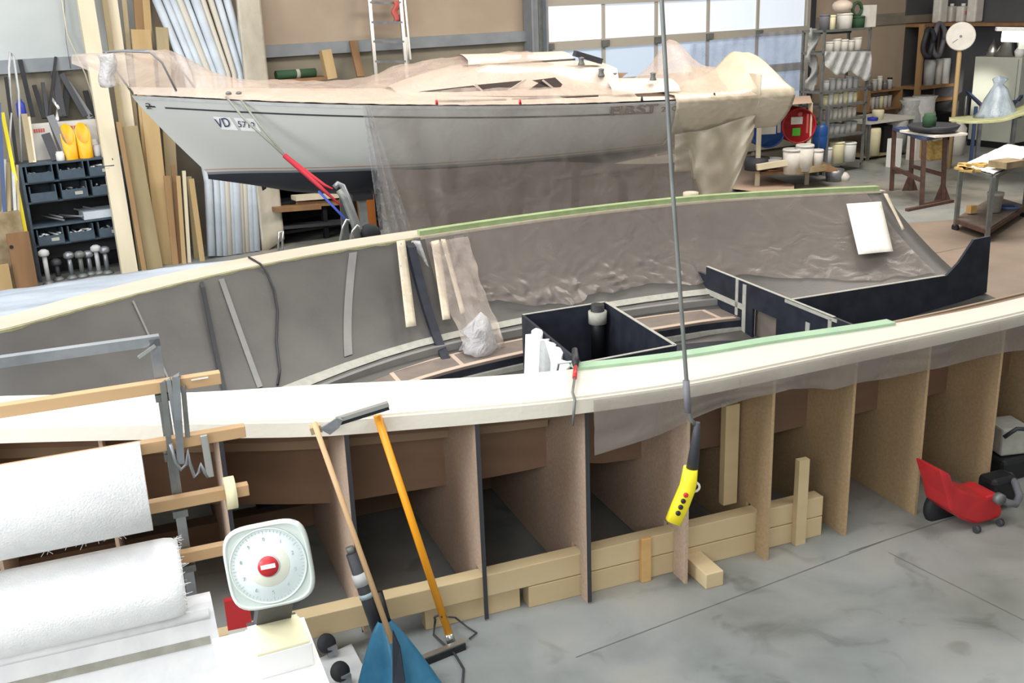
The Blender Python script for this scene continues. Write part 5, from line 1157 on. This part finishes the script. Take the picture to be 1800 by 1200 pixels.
# straps over the rods
def strap(x0,y0,x1,y1,wpx,lab,m='metal',v=rw-.05):
    P = [PW(x0+2,y0-4,rw+.03),PW(x0,y0,v),PW((x0+x1)/2,(y0+y1)/2,v-.01),PW(x1,y1,v)]
    mb = MB()
    for a,b in zip(P,P[1:]): mb.bar(a,b,wpx*4.6/FPX,.006,up=Cc)
    single('hanging_strap', mb, m, lab, 'strap', 'grey straps on the topmost rod')
strap(286,672,306,860,9,'broad grey strap hanging from the topmost rod, leftmost','metal_d'); strap(296,668,318,800,7,'grey strap just right of the leftmost one')
strap(309,662,318,815,12,'lighter wide grey strap in the middle of the hanging straps','metal',rw-.06); strap(322,680,330,768,8,'dark short strap at the right of the hanging straps','metal_d')
single('hanging_strap', MB().tube([PW(x,y,rw-.07) for x,y in ((300,780),(308,812),(318,825),(328,815),(330,790),(334,815),(342,838),(350,828),(352,815),(360,830),(366,838))],.008,6), 'metal', 'thin strap end looping below the straps towards the scissor link', 'strap', None)
lk = [(358,760),(362,785),(372,838)]
single('shiny_link', MB().bar(PW(358,764,rw-.07),PW(370,838,rw-.07),.03,.012,up=Cc), 'alu', 'shiny metal link hanging on the second wooden rod', 'hook', bevel=.004)
# rolls of glass mat
def roll(c_w,c_z,s1,r_,lab,fuzzy,sag=0):
    t = thing('glass_mat_roll', lab, 'roll', W((s1-3.8)/2,c_w,c_z-r_), 'white glass mat rolls'); mb = MB(); n=40
    if fuzzy: prof = [(r_*.15,0)]+[(r_*(1-(1-k/5)**2*.18),1.9*k/5*.03) for k in range(6)]+[(r_,1.0),(r_,1.72-.09),(r_*.99,1.72-.05),(r_*.95,1.72-.02),(r_*.86,1.72),(0,1.72)]
    else: prof = [(0,0),(r_,0),(r_,1.72),(r_*.3,1.72)]
    mb.lathe(W(s1-1.72,c_w,c_z), prof, n, A)
    for v in mb.v:
        k = .006 if fuzzy else .003; v += Vector((0,nz(v.x*5,v.y*5,v.z*9),nz(v.x*5,v.y*5+7,v.z*9)))*k*2
    obj('mat', mb, 'mattress', t); obj('core', MB().lathe(W(s1-.01,c_w,c_z),[(r_*.3,0),(r_*.3,.012),(r_*.2,.012),(r_*.2,0)],16,A), 'card', t)
    mb = MB()
    for k in range(70 if fuzzy else 26):
        if fuzzy: a = random.random()*2*PI; p = W(s1-.01,c_w+r_*.93*math.cos(a),c_z+r_*.93*math.sin(a)); q = p+A*random.uniform(.01,.03)+Vector((random.uniform(-1,1),random.uniform(-1,1),random.uniform(-1,1)))*.012
        else: p = W(s1-random.random()*1.6,c_w-.03,c_z-r_); q = p+Vector((random.uniform(-.02,.02),0,-random.uniform(.008,.03)))
        mb.bar(p,q,.0012,.0012)
    o = obj('loose_fibres', mb, 'mattress', t); o['kind'] = 'stuff'; return t
roll(-.76,1.315,-2.185,.178,'topmost white glass mat roll with a clean cut end',False)
roll(-.76,.895,-2.10,.165,'middle white glass mat roll with a fluffy fibrous end',True)
# third: packed white board roll with a slot
t = thing('white_slab_pack','big white wrapped slab pack with a beige slot line, lowest on the rack','pack',W(-2.9,-.78,.1),None)
prof = [(-.60,.05),(-.60,.66),(-.63,.72),(-.70,.745),(-.745,.74),(-.765,.70),(-.785,.62),(-.95,.05)]
def ppt(w_,z_,s): return W(s+.10*(.74-z_)*.4, w_, z_)
mb = MB(); n = len(prof); 
for s in (-4.0,-2.0):
    for w_,z_ in prof: mb.v.append(ppt(w_,z_,s))
for i in range(n): mb.f.append((i,(i+1)%n,n+(i+1)%n,n+i)); mb.sm.append(False)
mb.f += [tuple(range(n)),tuple(range(2*n-1,n-1,-1))]; mb.sm += [False]*2
M['slab'] = mat('wrinkled_white', H_('f1f0f2'), .8, c2=H_('fafafa'), sc=8, bump=.5, bsc=9)
obj('wrapping', mb, 'slab', t)
obj('lip', MB().tube([W(-4,-.775,.70),W(-2.02,-.775,.70)],.022,10), 'slab', t)
obj('slot', MB().hexa([W(-4,-.805,.575),W(-2.03,-.805,.575),W(-2.03,-.775,.575),W(-4,-.775,.575),W(-4,-.795,.605),W(-2.03,-.795,.605),W(-2.03,-.775,.605),W(-4,-.775,.605)]), 'peel', t)
single('rack_shelf', slab(-4,-1.98,-.96,-.55,.0,.05), 'metal_d', 'low plinth carrying the big white slab pack', 'shelf')
# white topped stand, scale, box
zt3 = 1.03; SY = 2.9
tA = A.copy()
c0 = PZ(560,1166,zt3); bA = Vector((.93,.36,0)).normalized(); bC = Vector((-bA.y,bA.x,0))
def tb(a,c,z): return Vector((c0.x,c0.y,0))+bA*a+bC*c+Z*z
def tbx(a0,a1,c0_,c1,z0,z1): return MB().hexa([tb(a0,c0_,z0),tb(a1,c0_,z0),tb(a1,c1,z0),tb(a0,c1,z0),tb(a0,c0_,z1),tb(a1,c0_,z1),tb(a1,c1,z1),tb(a0,c1,z1)])
t = thing('weighing_stand','narrow white topped stand carrying the dial scale','stand',tb(-.2,.1,0))
obj('top', tbx(-.31,0.01,-.16,.30,zt3-.025,zt3), 'white', t); 
for a in (-.30,-.03):
    for c in (-.14,.26): obj('leg', tbx(a,a+.03,c,c+.03,0,zt3-.025), 'offw', t)
# box
bx0 = PZ(553,1168,zt3); bl = PZ(455,1196,zt3); bw = (bx0-bl).length; bd_ = (bx0-bl).normalized(); bn_ = Vector((-bd_.y,bd_.x,0))
t = thing('small_box','small white box with cream lid sitting on the stand before the scale','box',bl.lerp(bx0,.5))
def bq(a,c,z): return bl+bd_*a+bn_*c+Z*z
obj('box_body', MB().hexa([bq(0,0,.0),bq(bw,0,0),bq(bw,.18,0),bq(0,.18,0),bq(0,0,.085),bq(bw,0,.085),bq(bw,.18,.085),bq(0,.18,.085)]), 'white', t, bevel=.003)
obj('lid', MB().hexa([bq(.006,.004,.086),bq(bw-.006,.004,.086),bq(bw-.008,.176,.09),bq(.008,.176,.09),bq(.006,.004,.093),bq(bw-.006,.004,.093),bq(bw-.008,.176,.097),bq(.008,.176,.097)]), 'cream', t)
# scale
sc_c = PY(473,992,SY); nd = (CAM-sc_c); nd = Vector((nd.x*.45,nd.y,nd.z*.55)).normalized()
up = Z - nd*nd.z; up.normalize(); rt = up.cross(nd); rt = -rt if rt.x < 0 else rt
rot = R(-8); rt2 = rt*math.cos(rot)-up*math.sin(rot)*-1 if False else (rt*math.cos(R(6))+up*math.sin(R(6))); up2 = up*math.cos(R(6))-rt*math.sin(R(6))
t = thing('dial_scale','big old white weighing scale with round dial and red hub','scale',tb(-.14,.12,zt3))
def sq(r_,h,n=64,e=4.2,sx=1,sy=1):
    out = []
    for j in range(n):
        a = 2*PI*j/n; c,s_ = math.cos(a),math.sin(a); q = (abs(c)**e+abs(s_)**e)**(-1/e); out.append(sc_c+rt2*c*q*r_*sx+up2*s_*q*r_*sy+nd*h)
    return out
def sloft(rings):
    mb = MB(); n = len(rings[0]); 
    for r_ in rings: mb.v += r_
    for i in range(len(rings)-1):
        for j in range(n): mb.f.append((i*n+j,i*n+(j+1)%n,(i+1)*n+(j+1)%n,(i+1)*n+j)); mb.sm.append(True)
    mb.f += [tuple(range(n)), tuple((len(rings)-1)*n+j for j in range(n))]; mb.sm += [False]*2; return mb
hs = 78*SY*1.07/FPX
obj('housing', sloft([sq(hs*.86,-.07),sq(hs*.97,-.03),sq(hs,-.005),sq(hs,.008),sq(hs*.96,.018),sq(hs*.92,.018),sq(hs*.91,.010)]), 'scale', t)
obj('bezel_band', sloft([sq(hs*1.005,-.012),sq(hs*1.012,-.01),sq(hs*1.012,-.004),sq(hs*1.005,-.002)]), 'alu', t)
obj('glass_rim', MB().lathe(sc_c+nd*.011,[(hs*.90,0),(hs*.905,.006),(hs*.88,.009),(hs*.86,.003)],64,nd), 'scale', t)
obj('dial_face', MB().lathe(sc_c+nd*.008,[(hs*.87,0),(hs*.86,.006),(0,.0062)],64,nd), 'dial', t)
obj('inner_disc', MB().lathe(sc_c+nd*.0145,[(hs*.50,0),(hs*.495,.0015),(0,.0016)],48,nd), 'dial2', t)
obj('hub_ring', MB().lathe(sc_c+nd*.016,[(hs*.27,0),(hs*.27,.006),(hs*.22,.008)],40,nd), 'lgrey', t)
hub = obj('red_hub', MB().lathe(sc_c+nd*.017,[(hs*.245,0),(hs*.24,.010),(0,.011)],40,nd), 'red', t)
obj('hub_plate', MB().hexa([sc_c+nd*h+rt2*x*hs+up2*(y)*hs for h in (.027,.030) for x,y in ((-.17,-.05),(.17,-.05),(.17,.05),(-.17,.05))]), 'paper', hub)
mb = MB()
for k in range(60):
    a = 2*PI*k/60; L = .05 if k%5 else .09; d = rt2*math.cos(a)+up2*math.sin(a); mb.bar(sc_c+nd*.0147+d*hs*(.84-L),sc_c+nd*.0147+d*hs*.84,.0012,.0006,up=nd)
obj('tick_marks', mb, 'ink', t)
for k,tx in enumerate(('0','1','2','3','4','5','6','7','8','9')):
    a = R(90-36*k); d = rt2*math.cos(a)+up2*math.sin(a); text('dial_digit',tx,.017,sc_c+nd*.015+d*hs*.64-rt2*.005-up2*.006,rt2,up2,'ink',t)
obj('bracket', MB().hexa([tb(-.17,.22,zt3+.03),tb(-.05,.22,zt3+.03),tb(-.05,.28,zt3+.03),tb(-.17,.28,zt3+.03)]+[sc_c-nd*.06+rt2*x*hs-up2*hs*y for x,y in ((-.42,.8),(.42,.8),(.42,.5),(-.42,.5))]), 'char', t)
obj('scale_base', tbx(-.19,-.02,.21,.29,zt3,zt3+.035), 'char', t)
# cone behind the scale
cn = PY(424,1118,3.9); cn.z = 0; ch = PY(424,1050,3.9).z
t = thing('barrier_post','red and white striped barrier post standing behind the dial scale','post',cn)
for k in range(6): z0 = ch-.14*(k+1); obj('band', MB().box(cn+Z*(z0+.07),(.10,.03,.14),.3), 'red' if k%2==0 else 'offw', t)
if True: obj('post_core', MB().box(cn+Z*(ch-.84)/2,(.08,.028,ch-.84),.3), 'red', t)
# flipped dolly
pz_ = .03; q = [PZ(552,1160,pz_),PZ(618,1130,pz_),PZ(655,1200,pz_),PZ(580,1250,pz_)]
t = thing('flipped_dolly','grey dirty board dolly turned castors up on the floor','dolly',(q[0]+q[2])/2-Z*pz_)
obj('board', MB().hexa([p-Z*pz_ for p in q]+q), 'lgrey', t, bevel=.004)
for x,y in ((583,1147),(607,1197)):
    c = PZ(x,y,.05); obj('castor_fork', MB().box(c+Z*.02,(.05,.045,.05),.5), 'metal', t); obj('castor_wheel', MB().lathe(c+Z*.055+Vector((-.02,.0,0)),[(.012,-.016),(.045,-.014),(.05,0),(.045,.014),(.012,.016)],20,Vector((.5,-.6,.5))), 'black_r', t)
# squeegee with wooden stick (head up)
pT = PY(552,742,4.60); pB_ = PY(690,1130,4.12)
k = pB_.z/(pB_.z-pT.z); pF = pB_.lerp(pT,k) if pB_.z<0 else pB_
t = thing('floor_squeegee','wooden handled floor squeegee leaning head up against the pale flange','squeegee',pB_-Z*0)
obj('handle', MB().tube([pB_,pT+Z*.0],.0135,10), 'rod', t)
hA = PY(545,756,4.62); hB = PY(683,714,4.72)
obj('wood_block', MB().bar(hA,hA.lerp(hB,.14),.05,.035), 'w2', t)
obj('metal_bracket', MB().prism([PY(562,754,4.6),PY(575,746,4.61),PY(592,735,4.62),PY(603,738,4.63),PY(596,752,4.62),PY(580,764,4.61)],Vector((0,.015,0))), 'metal', t)
obj('blade_holder', MB().bar(hA.lerp(hB,.33)+Z*.012,hB+Z*.014,.03,.02), 'alu', t); obj('rubber_blade', MB().bar(hA.lerp(hB,.33)-Z*.004,hB-Z*.002,.02,.026), 'black_r', t)
# orange handled squeegee (head down)
f_ = PZ(793,1126,.03); tp = PY(663,730,4.74)
t = thing('floor_squeegee','orange handled floor squeegee leaning on the mould with its head on the floor','squeegee',Vector((f_.x,f_.y,0)))
obj('handle', MB().tube([f_,tp],.0195,12), 'orange', t)
hA = PZ(738,1160,.03); hB = PZ(818,1128,.03); obj('blade_holder', MB().bar(hA,hB,.03,.03), 'alu', t); obj('rubber_blade', MB().bar(hA-Z*.012+Vector((.0,-.018,0)),hB-Z*.012+Vector((0,-.018,0)),.012,.036), 'black_r', t)
obj('clamp_joint', MB().tube([f_-Z*.005,f_.lerp(tp,.035)],.023,10), 'alu', t)
wl = Vector((0,0,.012)); P = [f_.lerp(tp,.12)+Vector((.02*math.cos(a)-.02,0.02*math.sin(a)-.02,0)) for a in (0,1.5,3)]+[PZ(765,1090,.05),PZ(762,1115,.02),PZ(800,1150,.012),PZ(815,1175,.012),PZ(812,1210,.012)]
single('cable', MB().tube(P,.006,6), 'char', 'thin dark cable curling on the floor around the orange squeegee', 'cable')
single('cable', MB().tube([f_.lerp(tp,.12)+Vector((.025,-.02,0)),PZ(800,1085,.06),PZ(822,1102,.012),PZ(838,1112,.012),PZ(825,1122,.012)],.005,6), 'char', 'short dark wire from the orange handle to the floor', 'cable')
# blue plastic bag
ap = PY(676,1090,4.25); t0_ = thing('blue_bag','tall blue plastic sack folded to a point around the squeegee stick','bag',Vector((ap.x,ap.y,0)))
def bagq(a,b):
    an = 2*PI*a; rr_ = .03+.17*b**.8*(1+.22*math.cos(5*an+1)); c = ap.lerp(Vector((PZ(706,1220,0).x,PZ(706,1220,0).y,0.0)),b)
    return c + Vector((rr_*math.cos(an),rr_*.8*math.sin(an),0)) + Z*.0
obj('sack', MB().sheet(bagq, 60, 16), 'teal', t0_)
obj('dark_fold', MB().prism([PY(690,1110,4.08),PY(703,1140,4.06),PY(712,1200,4.0),PY(690,1210,4.0)],Vector((0,.02,0))), 'carbon_dark', t0_)
# dark folded umbrella-like frame
t = thing('folded_stand','dark folded stand with a pale label leaning behind the wooden stick','stand',PZ(668,1120,.0))
a_,b_ = PY(668,1110,4.42),PY(618,972,4.5); obj('sleeve', MB().tube([a_,a_.lerp(b_,.5),b_],.03,10,taper=[.038,.035,.028]), 'char', t)
obj('label_band', MB().tube([a_.lerp(b_,.60),a_.lerp(b_,.75)],.0375,10), 'lgrey', t); obj('label_band', MB().tube([a_.lerp(b_,.44),a_.lerp(b_,.5)],.0375,10), 'ink', t); obj('cap', MB().tube([b_,b_.lerp(a_,-.08)],.02,10), 'metal_d', t)
obj('side_tube', MB().tube([PY(682,1100,4.4),PY(665,1040,4.45)],.022,8), 'black', t)
# red vacuum cleaner
t = thing('vacuum_cleaner','red wheeled vacuum cleaner standing under the aft frames of the mould','vacuum cleaner',PZ(1715,930,0))
vw = -.60; PR = [(1654,826),(1672,834),(1678,852),(1692,862),(1736,874),(1758,868),(1763,900),(1757,920),(1742,928),(1716,926),(1692,914),(1672,898),(1667,872)]
vp = [PW(x,y,vw) for x,y in PR]
for p in vp: p.z = max(p.z,.035)
mb = MB().prism(vp, Cc*.22); obj('body', mb, 'red', t, bevel=.018)
cw_ = PW(1655,890,-.38); obj('rear_wheel', MB().lathe(cw_-Z*.0,[(.03,-.03),(.115,-.03),(.125,-.01),(.125,.01),(.115,.03),(.03,.03)],24,Cc), 'black_r', t)
for x,y in ((1717,930),(1758,918)): c = PZ(x,y,.022); obj('front_castor', MB().lathe(c,[(.022,-.014),(.022,.014)],14,A), 'char', t)
hp_ = [PW(1755,872,vw-.02),PW(1768,882,vw-.05),PW(1785,886,vw-.04),PW(1792,872,vw),PW(1785,850,vw+.08),PW(1775,835,vw+.2)]
obj('hose', MB().tube(hp_,.022,10), 'hose', t); obj('hose_socket', MB().lathe(PW(1752,874,vw-.03),[(.035,0),(.035,.04),(.0,.04)],14,-Cc), 'metal_d', t)
obj('motor_head', MB().box(W(2.68,-.42,.13),(.2,.14,.18),AA), 'black', t, bevel=.03)
t = thing('tool_case','pale green grey tool case with green catches resting on the black bag','case',W(3.12,.05,.42))
cc_ = PW(1768,765,-.05); obj('case_body', MB().box(cc_,(.2,.22,.19),AA-.2), 'peel', t, bevel=.015); obj('handle', MB().tube([cc_+Vector((-.08,-.14,.05)),cc_+Vector((-.02,-.17,.12)),cc_+Vector((.06,-.14,.1))],.014,8), 'char', t); obj('catch', MB().box(cc_+Vector((.11,-.135,.06)),(.03,.02,.07),AA-.2), 'label_g', t)
mb = MB().box(Vector((cc_.x,cc_.y,(cc_.z-.1)/2)),(.3,.3,cc_.z-.1),AA); o = single('black_bag', mb, 'black', 'black equipment bag under the pale tool case at the right edge', 'bag', bevel=.03)
# clean up helper data
for o in list(bpy.data.objects):
    if '_wl' in o: del o['_wl']
